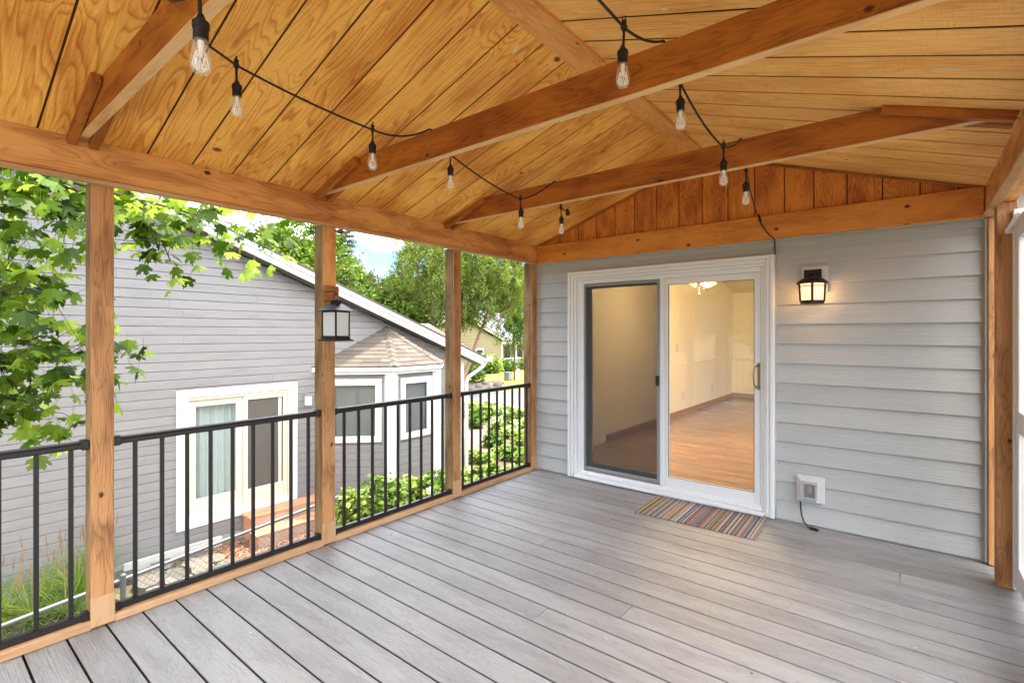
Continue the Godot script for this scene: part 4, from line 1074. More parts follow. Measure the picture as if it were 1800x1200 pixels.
	part("downspout", MB.new().tube([Vector3(-9.05, 0.75, -10.2), Vector3(-9.07, 0.62, -10.1), Vector3(-9.17, 0.35, -9.62), Vector3(-9.19, 0.2, -9.56), Vector3(-9.19, -2.0, -9.56)], 0.05, -1, 8), M.trim, t)
	# patio door
	var dn := Node3D.new(); called(dn, "patio_door", t)
	fr_frame("casing", dn, fr, 2.889, 4.917, -1.70, 0.575, 0.13, 0.012, 0.05, M.trim)
	fr_frame("frame", dn, fr, 3.022, 4.784, -1.567, 0.442, 0.05, -0.02, 0.08, M.cream)
	fr_frame("stile", dn, fr, 3.075, 3.93, -1.515, 0.39, 0.11, -0.035, 0.04, M.cream)
	fr_box("bottom_rail", dn, fr, Vector3(3.5, -1.33, -0.034), Vector3(0.63, 0.15, 0.036), M.cream, 0)
	fr_box("pane", dn, fr, Vector3(3.5, -0.5, -0.04), Vector3(0.65, 1.7, 0.005), M.pane, 1, 0.0)
	fr_frame("stile", dn, fr, 3.935, 4.73, -1.515, 0.39, 0.075, -0.012, 0.035, M.cream)
	fr_box("bottom_rail", dn, fr, Vector3(4.33, -1.36, -0.011), Vector3(0.64, 0.16, 0.033), M.cream, 0)
	fr_box("insect_screen", dn, fr, Vector3(4.29, -0.5, -0.02), Vector3(0.56, 1.7, 0.002), M.nscreen, 1, 0.0)
	fr_box("side_strip", dn, fr, Vector3(4.6, -0.5, -0.03), Vector3(0.07, 1.7, 0.02), M.cream, 1)
	fr_box("dark_interior", dn, fr, Vector3(3.9, -0.56, -0.30), Vector3(1.7, 2.0, 0.02), M.dark_room, 1, 0.0)
	var cu := MB.new(); cu.X = fr
	for i in 60:
		var a := 3.1 + i * 0.0145; var z0 := -0.16 + 0.028 * sin(a * 52.0) + 0.014 * sin(a * 23.0)
		var b := a + 0.0145; var z1 := -0.16 + 0.028 * sin(b * 52.0) + 0.014 * sin(b * 23.0)
		cu.quad(Vector3(a, -1.5, z0), Vector3(b, -1.5, z1), Vector3(b, 0.38, z1), Vector3(a, 0.38, z0), Vector3(z0 - z1, 0, b - a).normalized())
	part("curtain", cu, M.curtain, dn)
	# small unlit wall lamp beside it
	var wl := Node3D.new(); called(wl, "wall_lamp", t)
	fr_box("back_plate", wl, fr, Vector3(5.1, 0.28, 0.025), Vector3(0.09, 0.13, 0.02), M.screen_frame)
	fr_box("lamp_glass", wl, fr, Vector3(5.1, 0.2, 0.1), Vector3(0.1, 0.18, 0.1), M.frost)
	fr_box("lamp_cap", wl, fr, Vector3(5.1, 0.31, 0.1), Vector3(0.13, 0.03, 0.13), M.screen_frame)
	fr_box("lamp_arm", wl, fr, Vector3(5.1, 0.34, 0.06), Vector3(0.03, 0.03, 0.08), M.screen_frame)
	# bay window
	var W := [Vector3(-9.25, 0, -5.37), Vector3(-8.22, 0, -6.4), Vector3(-8.22, 0, -7.6), Vector3(-9.25, 0, -8.63)]
	var bay := Node3D.new(); called(bay, "bay_wall", t)
	for i in 3:
		var d: Vector3 = (W[i + 1] - W[i])
		var len := d.length(); d = d.normalized()
		var bf := Transform3D(Basis(d, Vector3.UP, d.cross(Vector3.UP)), W[i])
		var x0: float = [0.2, 0.185, 0.22][i]; var x1: float = [1.24, 1.03, 1.24][i]
		lap_rows(bay, bf, -2.05, 0.75, 0.143, func(_y): return Vector2(0.0, len), [Rect2(x0, -0.69, x1 - x0, 1.27)], M.nsiding, 5.0)
		fr_box("sheathing", bay, bf, Vector3(len * 0.5, -1.45, -0.03), Vector3(len, 1.5, 0.05), M.nsiding[2], 0, 0.0)
		fr_box("sheathing", bay, bf, Vector3(len * 0.5, 0.68, -0.03), Vector3(len, 0.25, 0.05), M.nsiding[2], 0, 0.0)
		blind_window(t, bf, x0, x1, -0.69, 0.58)
	for i in [1, 2]:
		var o := MB.new()
		o.X = rot_y([0, 22.5, -22.5][i], W[i] + Vector3(-0.04, -0.68, 0.0))
		o.box(Vector3(0, 0, 0), Vector3(0.2, 2.86, 0.2), 1, uo(), 0.006)
		part("corner_post", o, M.trim, bay)
	var br := Node3D.new(); called(br, "bay_roof", t)
	var E := [Vector3(-9.25, 0.83, -5.2), Vector3(-8.1, 0.83, -6.35), Vector3(-8.1, 0.83, -7.65), Vector3(-9.25, 0.83, -8.8)]
	var top := Vector3(-9.25, 1.64, -7.0)
	for i in 3:
		shingle_facet(br, E[i], E[i + 1], top)
		var d: Vector3 = E[i + 1] - E[i]
		var len := d.length(); d = d.normalized()
		var bf := Transform3D(Basis(d, Vector3.UP, d.cross(Vector3.UP)), E[i])
		fr_box("fascia", br, bf, Vector3(len * 0.5, -0.05, -0.02), Vector3(len + 0.01, 0.08, 0.03), M.trim, 0)
		fr_box("fascia", br, bf, Vector3(len * 0.5, -0.12, -0.06), Vector3(len - 0.04, 0.07, 0.03), M.trim, 0)
	for i in [1, 2]:
		var n := 9
		for j in n:
			var p: Vector3 = E[i].lerp(top, float(j) / n); var q: Vector3 = E[i].lerp(top, (j + 1.2) / n)
			var d := (q - p).normalized()
			var sd := d.cross(Vector3.UP).normalized(); var up := sd.cross(d)
			var b := MB.new()
			var l := p - sd * 0.09 + up * 0.0; var r := p + sd * 0.09 + up * 0.0
			var l2 := q - sd * 0.09 - up * 0.012; var r2 := q + sd * 0.09 - up * 0.012
			b.quad(l, p + up * 0.045, q + up * 0.03, l2, (up * 0.9 - sd * 0.45).normalized())
			b.quad(r, p + up * 0.045, q + up * 0.03, r2, (up * 0.9 + sd * 0.45).normalized())
			b.tri(l, r, p + up * 0.045, -d)
			part("hip_cap", b, M.shingle[rng.randi() % 4], br)
	# soffit under the bay eaves
	var sf := MB.new()
	for i in 3:
		sf.quad(E[i] + Vector3(0, -0.09, 0), E[i + 1] + Vector3(0, -0.09, 0), W[i + 1] + Vector3(0, 0.74, 0), W[i] + Vector3(0, 0.74, 0), Vector3.DOWN)
	part("soffit", sf, M.trim, br)

# ---------------------------------------------------------------- ground, fence, steps
func poly_sheet(what: String, pts: Array, y: float, m: Material) -> Node3D:
	var o := PackedVector2Array()
	for p in pts: o.append(Vector2(p[0], p[1]))
	var ids := Geometry2D.triangulate_polygon(o)
	var b := MB.new()
	for i in range(0, ids.size(), 3):
		var a := o[ids[i]]; var c := o[ids[i + 1]]; var e := o[ids[i + 2]]
		b.tri(Vector3(a.x, y, a.y), Vector3(c.x, y, c.y), Vector3(e.x, y, e.y), Vector3.UP)
	return struct(what, b, m)

func build_ground() -> void:
	var g := MB.new()
	g.quad(Vector3(-400, GY, -400), Vector3(400, GY, -400), Vector3(400, GY, 400), Vector3(-400, GY, 400), Vector3.UP)
	struct("ground", g, M.soil)
	poly_sheet("lawn", [[-15.5, -23.2], [-20.2, -20.6], [-21.0, -20.8], [-33.0, -24.0], [-33.0, -60.0], [5.0, -60.0], [-5.0, -29.0]], GY + 0.004, M.lawn)
	poly_sheet("driveway", [[-15.7, -14.2], [-19.6, -18.6], [-20.6, -20.4], [-20.0, -22.0], [-19.5, -26.0], [-21.0, -31.5], [-6, -45], [10, -40], [-6, -22], [-12.5, -18.8]], GY + 0.008, M.asphalt)
	poly_sheet("rock_bed", [[-20.9, -22.9], [-20.6, -23.9], [-22.6, -27.3], [-24.2, -28.2], [-26.6, -28.0], [-24.6, -24.0]], GY + 0.008, M.pink_gravel)
	poly_sheet("mulch_bed", [[-9.25, -3.25], [-8.4, -2.95], [-7.3, -3.3], [-6.9, -4.6], [-7.0, -6.2], [-7.3, -8.4], [-8.0, -9.2], [-9.25, -8.8]], GY + 0.004, M.mulch)
	poly_sheet("garden_bed", [[-7.9, -8.6], [-9.3, -9.9], [-15.4, -15.4], [-17.4, -17.4], [-13.0, -18.0], [-8.0, -12.5], [-6.6, -9.2]], GY + 0.004, M.soil_dark)
	poly_sheet("garden_path", [[-9.9, -10.5], [-15.6, -15.6], [-15.0, -16.6], [-9.6, -11.2]], GY + 0.008, M.pink_gravel)
	# loose bark chips
	var chip := MB.new().box(Vector3.ZERO, Vector3(0.06, 0.01, 0.02), 0, Vector2.ZERO, 0.002).mesh()
	var tr := []; var co := []
	for i in 2600:
		var p := Vector3(-6.95 - rng.randf() * 2.2, GY + 0.015, -3.2 - rng.randf() * 3.0)
		tr.append(Transform3D(Basis.from_euler(Vector3(rng.randf() * 0.7, rng.randf() * TAU, rng.randf() * 0.7)).scaled(Vector3.ONE * (0.6 + rng.randf())), p))
		co.append(Color(0.22, 0.10, 0.055).lerp(Color(0.36, 0.22, 0.14), rng.randf()))
	var mm := multi("bark_chips", chip, M.tinted, tr, co, self)
	mm.set_meta("kind", "stuff"); tag(mm, "orange bark chips scattered over the bed by the wooden steps", "bark mulch")
	# flat stones laid along the wall
	var path := struct("stone_path")
	var sp := [[-8.95, -2.15], [-8.75, -2.42], [-8.45, -2.62], [-8.95, -2.62], [-8.65, -2.95], [-8.3, -2.95], [-8.95, -3.05], [-8.15, -3.25], [-8.5, -2.3], [-8.2, -2.62], [-8.05, -2.95], [-8.05, -2.3], [-7.85, -2.65], [-8.6, -3.2]]
	for q in sp:
		var o := PackedVector2Array()
		var r := 0.17 + rng.randf() * 0.05
		for j in 7:
			var w := TAU * (j + rng.randf() * 0.5) / 7.0
			o.append(Vector2(cos(w) * r * 1.15, sin(w) * r * 0.85))
		var b := MB.new()
		b.X = Transform3D(Basis(Vector3(1, 0, 0), -PI / 2 + (rng.randf() - 0.5) * 0.16) , Vector3(q[0], GY + 0.02, q[1]))
		b.prism(o, -0.03, 0.04 + rng.randf() * 0.03)
		part("stone", b, M.rock[rng.randi() % 3], path)
	for q in [[-20.9, -23.2], [-21.3, -24.4], [-22.0, -26.0], [-22.8, -27.2], [-21.7, -23.1], [-22.5, -24.6], [-23.4, -26.3]]:
		var b := MB.new().ball(Vector3.ZERO, Vector3(0.3, 0.18, 0.26) * (0.7 + rng.randf() * 0.6), 9, 6, 0.1, rng.randi() % 50)
		part("border_stone", b, M.rock[1], path, Vector3(q[0], GY + 0.08, q[1]))
	# fence
	var f := thing("chain_link_fence", "low galvanised chain link fence between the deck and the neighbour", "fence", "", Vector3(0, GY, 0))
	var a := Vector3(-5.75, 1.12, 0.7); var e := Vector3(-6.80, 1.12, -4.27)
	part("top_rail", MB.new().tube([a, a.lerp(e, 0.3), a.lerp(e, 0.6), e], 0.021, -1, 10), M.galv, f)
	for f0 in [0.0, 0.43, 0.97]:
		var p := a.lerp(e, f0)
		var d := 0.04
		part("fence_post", MB.new().tube([Vector3(p.x, -0.1, p.z - d), Vector3(p.x, 1.15, p.z - d)], 0.026, -1, 10).ball(Vector3(p.x, 1.16, p.z - d), Vector3(0.03, 0.025, 0.03)), M.galv, f)
	var run := e - a
	var len := run.length(); run = run.normalized()
	var wires := MB.new()
	var hgt := 1.05; var stp := 0.075
	var x := -hgt
	while x < len:
		for s in [-1.0, 1.0]:
			# one straight wire, rising to either side, clipped to the panel
			var u0 := x; var u1 := x + hgt
			var v0 := 0.0 if s > 0 else hgt; var v1 := hgt if s > 0 else 0.0
			if u0 < 0.0: v0 = lerpf(v0, v1, -u0 / hgt); u0 = 0.0
			if u1 > len:
				v1 = lerpf(0.0 if s > 0 else hgt, hgt if s > 0 else 0.0, (len - x) / hgt); u1 = len
			if u1 - u0 > 0.02:
				var o := Vector3(0.003 * s, 0.04, 0)
				wires.tube([Vector3(a.x, 0, a.z) + run * u0 + Vector3(0, v0, 0) + o, Vector3(a.x, 0, a.z) + run * u1 + Vector3(0, v1, 0) + o], 0.0018, -1, 4)
		x += stp
	part("wire_mesh", wires, M.galv, f, Vector3.ZERO, "stuff")
	# wooden steps under the neighbour's patio door
	var s := thing("wooden_steps", "two step wooden stairs under the neighbour's patio door", "steps", "", Vector3(-9.2, GY, -4.62))
	for q in [[0.36, 0.0, 0.40, 1.5], [0.72, 0.38, 0.2, 1.62]]:
		for k in 3:
			part("tread", MB.new().box(Vector3(q[1] + 0.06 + k * 0.122, q[2] + 0.02, 0), Vector3(0.118, 0.038, q[3]), 2, uo(), 0.004), M.step, s)
		part("riser", MB.new().box(Vector3(q[1] + 0.34, q[2] * 0.5, 0), Vector3(0.035, q[2], q[3] - 0.06), 2, uo(), 0.003), M.step_gray, s)
		for e2 in [-1.0, 1.0]:
			part("stringer", MB.new().box(Vector3(q[1] + 0.17, q[2] * 0.5, e2 * (q[3] * 0.5 - 0.05)), Vector3(0.30, q[2], 0.036), 0, uo(), 0.003), M.step, s)
	# pale board lying along the foot of the wall
	var bd := part("board", MB.new().box(Vector3.ZERO, Vector3(0.05, 0.16, 1.35), 2, uo(), 0.004), M.step_white, self, Vector3(-9.12, GY + 0.1, -2.85))
	tag(bd, "weathered white board lying at the foot of the taupe wall", "board")

func multi(what: String, mesh: Mesh, m: Material, tr: Array, co: Array, parent: Node) -> MultiMeshInstance3D:
	var mm := MultiMesh.new()
	mm.transform_format = MultiMesh.TRANSFORM_3D
	mm.use_colors = true
	mm.mesh = mesh
	mm.instance_count = tr.size()
	for i in tr.size():
		mm.set_instance_transform(i, tr[i])
		mm.set_instance_color(i, co[i])
	var o := MultiMeshInstance3D.new()
	o.multimesh = mm
	o.material_override = m
	called(o, what, parent)
	return o

func build_far_house() -> void:
	var t := thing("far_house", "tan sided house with gray roof and white porch beyond the lawn", "house")
	var fr := Transform3D(Basis(Vector3(0, 0, -1), Vector3(0, 1, 0), Vector3(1, 0, 0)), Vector3(-31.0, 0, 0))
	var lap := MB.new(); lap.X = fr
	var y := GY
	while y < 3.0:
		var y1 := y + 0.26
		var r := minf(37.0, 31.0 + (3.1 - y1) / 0.385); var l := 62.0 - r
		if r - l > 0.1: lap.lap(l, r, l, r, y, y1, 0.03, 0.006)
		y = y1
	part("gable_siding", lap, M.tan_wall, t)
	var core := MB.new(); core.X = fr
	core.prism(PackedVector2Array([Vector2(25, GY), Vector2(37, GY), Vector2(37, 0.78), Vector2(31, 3.08), Vector2(25, 0.78)]), -9.0, 0.0)
	part("house_body", core, M.tan_wall, t)
	for s in [-1.0, 1.0]:
		var rk := MB.new(); rk.X = fr
		rk.prism(PackedVector2Array([Vector2(31, 3.38), Vector2(31 + s * 6.6, 0.84), Vector2(31 + s * 6.6, 0.62), Vector2(31, 3.16)]), 0.3, 0.36)
		part("rake_board", rk, M.cream, t)
		var rs := MB.new(); rs.X = fr
		rs.prism(PackedVector2Array([Vector2(31, 3.46), Vector2(31 + s * 6.7, 0.88), Vector2(31 + s * 6.7, 0.82), Vector2(31, 3.40)]), -9.3, 0.4)
		part("roof_slope", rs, M.roof_gray, t)
	var w := Node3D.new(); called(w, "window", t)
	fr_frame("frame", w, fr, 32.4, 34.5, -0.62, 0.12, 0.12, 0.05, 0.08, M.trim)
	fr_box("mullion", w, fr, Vector3(33.45, -0.25, 0.05), Vector3(0.1, 0.5, 0.06), M.trim)
	fr_box("pane", w, fr, Vector3(33.45, -0.25, 0.035), Vector3(1.86, 0.5, 0.02), M.dark_pane, 0, 0.0)
	fr_box("backing", w, fr, Vector3(33.45, -0.25, 0.012), Vector3(1.86, 0.5, 0.02), M.dark_room, 0, 0.0)
	# recessed porch wing
	var wing := Node3D.new(); called(wing, "porch_wing", t)
	fr_box("back_wall", wing, fr, Vector3(42.0, -0.6, -2.0), Vector3(9.9, 3.0, 0.3), M.tan_wall, 0)
	for u in [38.1, 40.2, 42.3]:
		fr_box("wing_window", wing, fr, Vector3(u, -0.5, -1.82), Vector3(1.1, 1.5, 0.05), M.dark_pane, 1)
		fr_frame("window_frame", wing, fr, u - 0.62, u + 0.62, -1.32, 0.32, 0.1, -1.8, 0.08, M.cream)
	fr_box("porch_deck", wing, fr, Vector3(42.0, -1.95, -0.9), Vector3(9.9, 0.16, 2.2), M.concrete, 0)
	for u in [37.15, 39.4, 41.7, 44.0]:
		fr_box("porch_column", wing, fr, Vector3(u, -0.6, 0.0), Vector3(0.16, 2.7, 0.16), M.cream)
	fr_box("porch_rail", wing, fr, Vector3(41.0, -0.95, 0.0), Vector3(7.6, 0.09, 0.09), M.trim, 0)
	fr_box("porch_rail", wing, fr, Vector3(41.0, -1.75, 0.0), Vector3(7.6, 0.08, 0.07), M.trim, 0)
	for k in 46:
		fr_box("baluster", wing, fr, Vector3(37.35 + k * 0.16, -1.35, 0.0), Vector3(0.06, 0.74, 0.05), M.trim, 1, 0.0)
	fr_box("beam", wing, fr, Vector3(42.0, 0.62, 0.1), Vector3(9.9, 0.3, 0.2), M.trim, 0)
	var rf := MB.new()
	rf.prism(PackedVector2Array([Vector2(-30.4, 0.82), Vector2(-38.0, 3.9), Vector2(-38.0, 3.8), Vector2(-30.4, 0.72)]), -47.0, -37.05)
	part("wing_roof", rf, M.roof_gray, t)
	# wreath or round ornament on the gable wall
	var wr := []
	for j in 13: wr.append(fr * Vector3(36.0 + 0.25 * cos(TAU * j / 12.0), -0.85 + 0.25 * sin(TAU * j / 12.0), 0.08))
	part("wreath", MB.new().tube(wr, 0.07, -1, 6), M.wreath, t)
	# garden things before it
	var u := thing("utility_box", "gray utility box standing on the lawn by the sapling", "utility box", "", Vector3(-24.3, GY, -29.9))
	part("cabinet", MB.new().box(Vector3(0, 0.28, 0), Vector3(0.5, 0.56, 0.42), 1, uo(), 0.02), M.screen_frame, u)
	part("lid", MB.new().box(Vector3(0, 0.59, 0), Vector3(0.54, 0.05, 0.46), 0, uo(), 0.015), M.screen_frame, u)
	for k in 2:
		var q := thing("marker_post", ["short white marker post nearest the sapling on the lawn", "short white marker post farther from the sapling"][k], "post", "marker posts on the lawn", Vector3([-23.8, -23.3][k], GY, [-30.5, -31.4][k]))
		part("shaft", MB.new().box(Vector3(0, 0.4, 0), Vector3(0.16, 0.8, 0.16), 1, uo(), 0.02), M.trim, q)
		part("cap", MB.new().box(Vector3(0, 0.83, 0), Vector3(0.2, 0.05, 0.2), 1, uo(), 0.02), M.trim, q)

# ---------------------------------------------------------------- plants
func sprig_mesh(n := 3, w := 0.42, bend := 0.15) -> ArrayMesh:
	# a few small pointed leaves round a point, one unit across
	var b := MB.new()
	var r := RandomNumberGenerator.new(); r.seed = 77 + n
	for i in n:
		var q := Basis.from_euler(Vector3(r.randf_range(-0.9, 0.9), TAU * i / n + r.randf() * 0.8, r.randf_range(-0.7, 0.7)))
		b.X = Transform3D(q, q * Vector3(0, 0, 0.08))
		var nn := Vector3.UP
		b.quad(Vector3(0, 0, 0), Vector3(-w * 0.5, -bend * 0.3, 0.28), Vector3(0, -bend, 0.6), Vector3(0, 0.02, 0.28), nn)
		b.quad(Vector3(0, 0, 0), Vector3(0, 0.02, 0.28), Vector3(0, -bend, 0.6), Vector3(w * 0.5, -bend * 0.3, 0.28), nn)
	return b.mesh()

func scatter(parent: Node, what: String, mesh: Mesh, m: Material, pts: PackedVector3Array, size: float, cols: Array, r: RandomNumberGenerator, down := 0.0) -> void:
	var tr := []; var co := []
	for p in pts:
		var e := Basis.from_euler(Vector3(r.randf_range(-0.9, 0.9) + down, r.randf() * TAU, r.randf_range(-0.9, 0.9)))
		tr.append(Transform3D(e.scaled(Vector3.ONE * size * r.randf_range(0.6, 1.35)), p))
		var c: Color = cols[r.randi() % cols.size()]
		var d: Color = cols[r.randi() % cols.size()]
		var k := r.randf_range(0.78, 1.2)
		c = c.lerp(d, r.randf() * 0.6)
		co.append(Color(c.r * k, c.g * k, c.b * k))
	var o := multi(what, mesh, m, tr, co, parent)
	o.set_meta("kind", "stuff")

func clumps(r: RandomNumberGenerator, n: int, per: int, rad: Vector3, cr: float, lift := 0.0) -> PackedVector3Array:
	var out := PackedVector3Array()
	for i in n:
		var d := Vector3(r.randfn(), r.randfn(), r.randfn()).normalized()
		var f := pow(r.randf(), 0.4)
		var c := d * f * rad
		c.y += lift
		var s := cr * r.randf_range(0.6, 1.3)
		for j in per:
			out.append(c + Vector3(r.randfn() * s, r.randfn() * s * 0.6, r.randfn() * s) * 0.55)
	return out

func limb(b: MB, p: Vector3, d: Vector3, len: float, r0: float, r: RandomNumberGenerator, depth: int) -> void:
	var pts := [p]
	var q := p
	for i in 5:
		d = (d + Vector3(r.randfn(), r.randfn() * 0.5 + 0.1, r.randfn()) * 0.12).normalized()
		q += d * len / 5.0
		pts.append(q)
	b.tube(pts, r0, r0 * 0.45, 7)
	if depth > 0:
		for i in 3:
			var at: Vector3 = pts[2 + i]
			var e := (d + Vector3(r.randfn(), r.randf() * 0.7, r.randfn()) * 0.75).normalized()
			limb(b, at, e, len * 0.62, r0 * 0.5, r, depth - 1)

func broad_tree(what: String, label: String, at: Vector3, height: float, rad: Vector3, cols: Array, sd: int, n := 70, per := 110, size := 0.34) -> void:
	var r := RandomNumberGenerator.new(); r.seed = sd
	var t := thing(what, label, "tree", "", at)
	var b := MB.new()
	b.tube([Vector3(0, -0.2, 0), Vector3(0.05, height * 0.3, 0.05), Vector3(0.0, height * 0.6, 0)], 0.05 * height * 0.6, 0.02 * height, 9)
	for i in 6:
		var w := TAU * i / 6.0 + r.randf()
		limb(b, Vector3(0, height * r.randf_range(0.28, 0.55), 0), Vector3(cos(w), 0.7, sin(w)).normalized(), rad.x * 0.85, 0.02 * height * 0.6, r, 1)
	part("trunk", b, M.bark, t)
	var pts := clumps(r, n, per, rad, rad.x * 0.24)
	for i in pts.size(): pts[i].y += height - rad.y
	scatter(t, "crown", sprig_mesh(3), M.far_leaf, pts, size, cols, r)

func conifer(label: String, at: Vector3, height: float, base: float, sd: int, cols: Array) -> void:
	var r := RandomNumberGenerator.new(); r.seed = sd
	var t := thing("conifer_tree", label, "tree", "", at)
	part("trunk", MB.new().tube([Vector3(0, -0.2, 0), Vector3(0, height * 0.5, 0), Vector3(0, height, 0)], 0.22, 0.03, 9), M.bark, t)
	var pts := PackedVector3Array()
	var y := 1.6
	while y < height:
		var f := 1.0 - y / height
		var len := base * pow(f, 0.8) + 0.15
		for i in 7:
			var w := r.randf() * TAU
			var l := len * r.randf_range(0.75, 1.1)
			for j in int(l * 26.0) + 6:
				var g := r.randf()
				pts.append(Vector3(cos(w) * l * g + r.randfn() * 0.12, y - l * g * 0.22 + absf(r.randfn()) * -0.07 + g * g * 0.35, sin(w) * l * g + r.randfn() * 0.12))
		y += 0.36
	scatter(t, "needles", sprig_mesh(3, 0.25), M.far_leaf, pts, 0.32, cols, r)

func birch_tree() -> void:
	var r := RandomNumberGenerator.new(); r.seed = 314
	var t := thing("birch_tree", "large weeping birch tree with drooping pale green branches before the tan house", "tree", "", Vector3(-23.9, GY, -24.2))
	var b := MB.new()
	var stems := [[Vector3(0, -0.2, 0), Vector3(0.5, 1.4, -0.3), Vector3(1.0, 3.2, -0.7), Vector3(1.4, 5.2, -1.4), Vector3(1.5, 8.0, -2.0)], [Vector3(0, -0.2, 0.1), Vector3(-0.2, 1.6, 0.7), Vector3(-0.5, 3.6, 1.6), Vector3(-1.2, 6.0, 2.4), Vector3(-1.4, 8.5, 2.6)], [Vector3(0, -0.2, 0), Vector3(0.1, 2.5, 0.2), Vector3(0.1, 5.5, 0.3), Vector3(0.2, 9.5, 0.4)]]
	for s in stems: b.tube(s, 0.17, 0.05, 9)
	var pts := PackedVector3Array()
	for i in 34:
		var s: Array = stems[r.randi() % 3]
		var k := r.randi_range(1, s.size() - 2)
		var p: Vector3 = (s[k] as Vector3).lerp(s[k + 1], r.randf())
		if p.y < 3.0: continue
		var w := r.randf() * TAU
		limb(b, p, Vector3(cos(w), 0.6, sin(w)).normalized(), 2.2, 0.05, r, 1)
	part("trunk", b, M.birch_bark, t)
	for i in 620:
		var d := Vector3(r.randfn(), r.randfn(), r.randfn()).normalized()
		var f := pow(r.randf(), 0.45)
		var p := Vector3(0.1, 8.4, 0.0) + d * f * Vector3(4.4, 3.9, 5.0)
		var len := r.randf_range(0.9, 2.6)
		var out := Vector3(d.x, 0, d.z) * 0.35
		for j in int(len * 26.0):
			var g := r.randf()
			var q := p + out * sqrt(g) - Vector3(0, g * len, 0) + Vector3(r.randfn(), r.randfn(), r.randfn()) * 0.10
			if q.y > 3.9 + 0.6 * sin(q.x * 1.7) + 0.7 * sin(q.z * 2.3): pts.append(q)
	scatter(t, "crown", sprig_mesh(3, 0.34, 0.25), M.airy_leaf, pts, 0.25, [Color(0.26, 0.31, 0.085), Color(0.33, 0.36, 0.11), Color(0.21, 0.26, 0.065), Color(0.37, 0.39, 0.15)], r, 0.7)
	# a slim sapling further along the lawn
	t = thing("sapling_tree", "slim young tree with weeping leaves in front of the white porch", "tree", "", Vector3(-24.0, GY, -30.3))
	part("trunk", MB.new().tube([Vector3(0, -0.1, 0), Vector3(0.03, 2.0, 0.02), Vector3(-0.02, 4.2, 0.05), Vector3(0.0, 6.0, 0)], 0.075, 0.03, 8), M.bark, t)
	var q2 := PackedVector3Array()
	for i in 70:
		var d := Vector3(r.randfn(), r.randfn(), r.randfn()).normalized() * pow(r.randf(), 0.5)
		var p := Vector3(0, 5.0, 0) + d * Vector3(1.5, 2.2, 1.5)
		var len := r.randf_range(0.5, 1.6)
		for j in 26:
			var g := r.randf()
			q2.append(p + Vector3(r.randfn() * 0.1, -g * len, r.randfn() * 0.1))
	scatter(t, "crown", sprig_mesh(3, 0.34, 0.25), M.far_leaf, q2, 0.25, [Color(0.14, 0.24, 0.03), Color(0.20, 0.30, 0.04), Color(0.10, 0.18, 0.03)], r, 0.7)

func round_leaf() -> ArrayMesh:
	var b := MB.new()
	var o := [Vector3(0, 0, 0), Vector3(0.22, -0.01, 0.16), Vector3(0.34, -0.05, 0.42), Vector3(0.24, -0.09, 0.72), Vector3(0, -0.18, 1.0)]
	for s in [-1.0, 1.0]:
		for i in 4:
			var a: Vector3 = o[i] * Vector3(s, 1, 1); var c: Vector3 = o[i + 1] * Vector3(s, 1, 1)
			var m0 := Vector3(0, -0.03 - 0.15 * pow(a.z, 2.0), a.z); var m1 := Vector3(0, -0.03 - 0.15 * pow(c.z, 2.0), c.z)
			b.quad(m0, a, c, m1, Vector3(s * 0.25, 1, 0).normalized())
	return b.mesh()

func shrub(label: String, at: Vector3, rad: Vector3, cols: Array, sd: int, leaf := 0.11, n := 900, heads := 0, head := 0, group := "") -> void:
	var r := RandomNumberGenerator.new(); r.seed = sd
	var t := thing("shrub", label, "shrub", group, at)
	var st := MB.new()
	for i in 7:
		var w := TAU * i / 7.0
		st.tube([Vector3(0, -0.05, 0), Vector3(cos(w) * rad.x * 0.3, rad.y * 0.8, sin(w) * rad.z * 0.3), Vector3(cos(w) * rad.x * 0.6, rad.y * 1.4, sin(w) * rad.z * 0.6)], 0.012, 0.005, 5)
	part("stem", st, M.bark, t)
	var pts := PackedVector3Array()
	var bumps := []
	for i in 14: bumps.append([Vector3(r.randfn(), absf(r.randfn()) + 0.2, r.randfn()).normalized(), r.randf_range(-0.18, 0.28)])
	var shape := func(d: Vector3) -> float:
		var f := 1.0
		for q in bumps:
			f += q[1] * exp(-8.0 * (1.0 - d.dot(q[0])))
		return f
	for i in n:
		var d := Vector3(r.randfn(), r.randfn() * 0.9 + 0.25, r.randfn()).normalized()
		var f: float = pow(r.randf(), 0.28) * shape.call(d)
		var p: Vector3 = d * f * rad + Vector3(0, rad.y * 0.85, 0)
		if p.y > 0.02: pts.append(p)
	scatter(t, "foliage", LEAF_ROUND, M.leaf, pts, leaf, cols, r, 0.3)
	for i in heads:
		var d := Vector3(r.randfn(), absf(r.randfn()) * 0.8 + 0.25, r.randfn()).normalized()
		var p: Vector3 = d * rad * shape.call(d) * 1.02 + Vector3(0, rad.y * 0.85, 0)
		var o := part("flower_head", HEADS[r.randi() % HEADS.size()], M.flower[head], t, p)
		o.scale = Vector3.ONE * r.randf_range(0.7, 1.15) * (1.0 if head != 2 else 0.75)

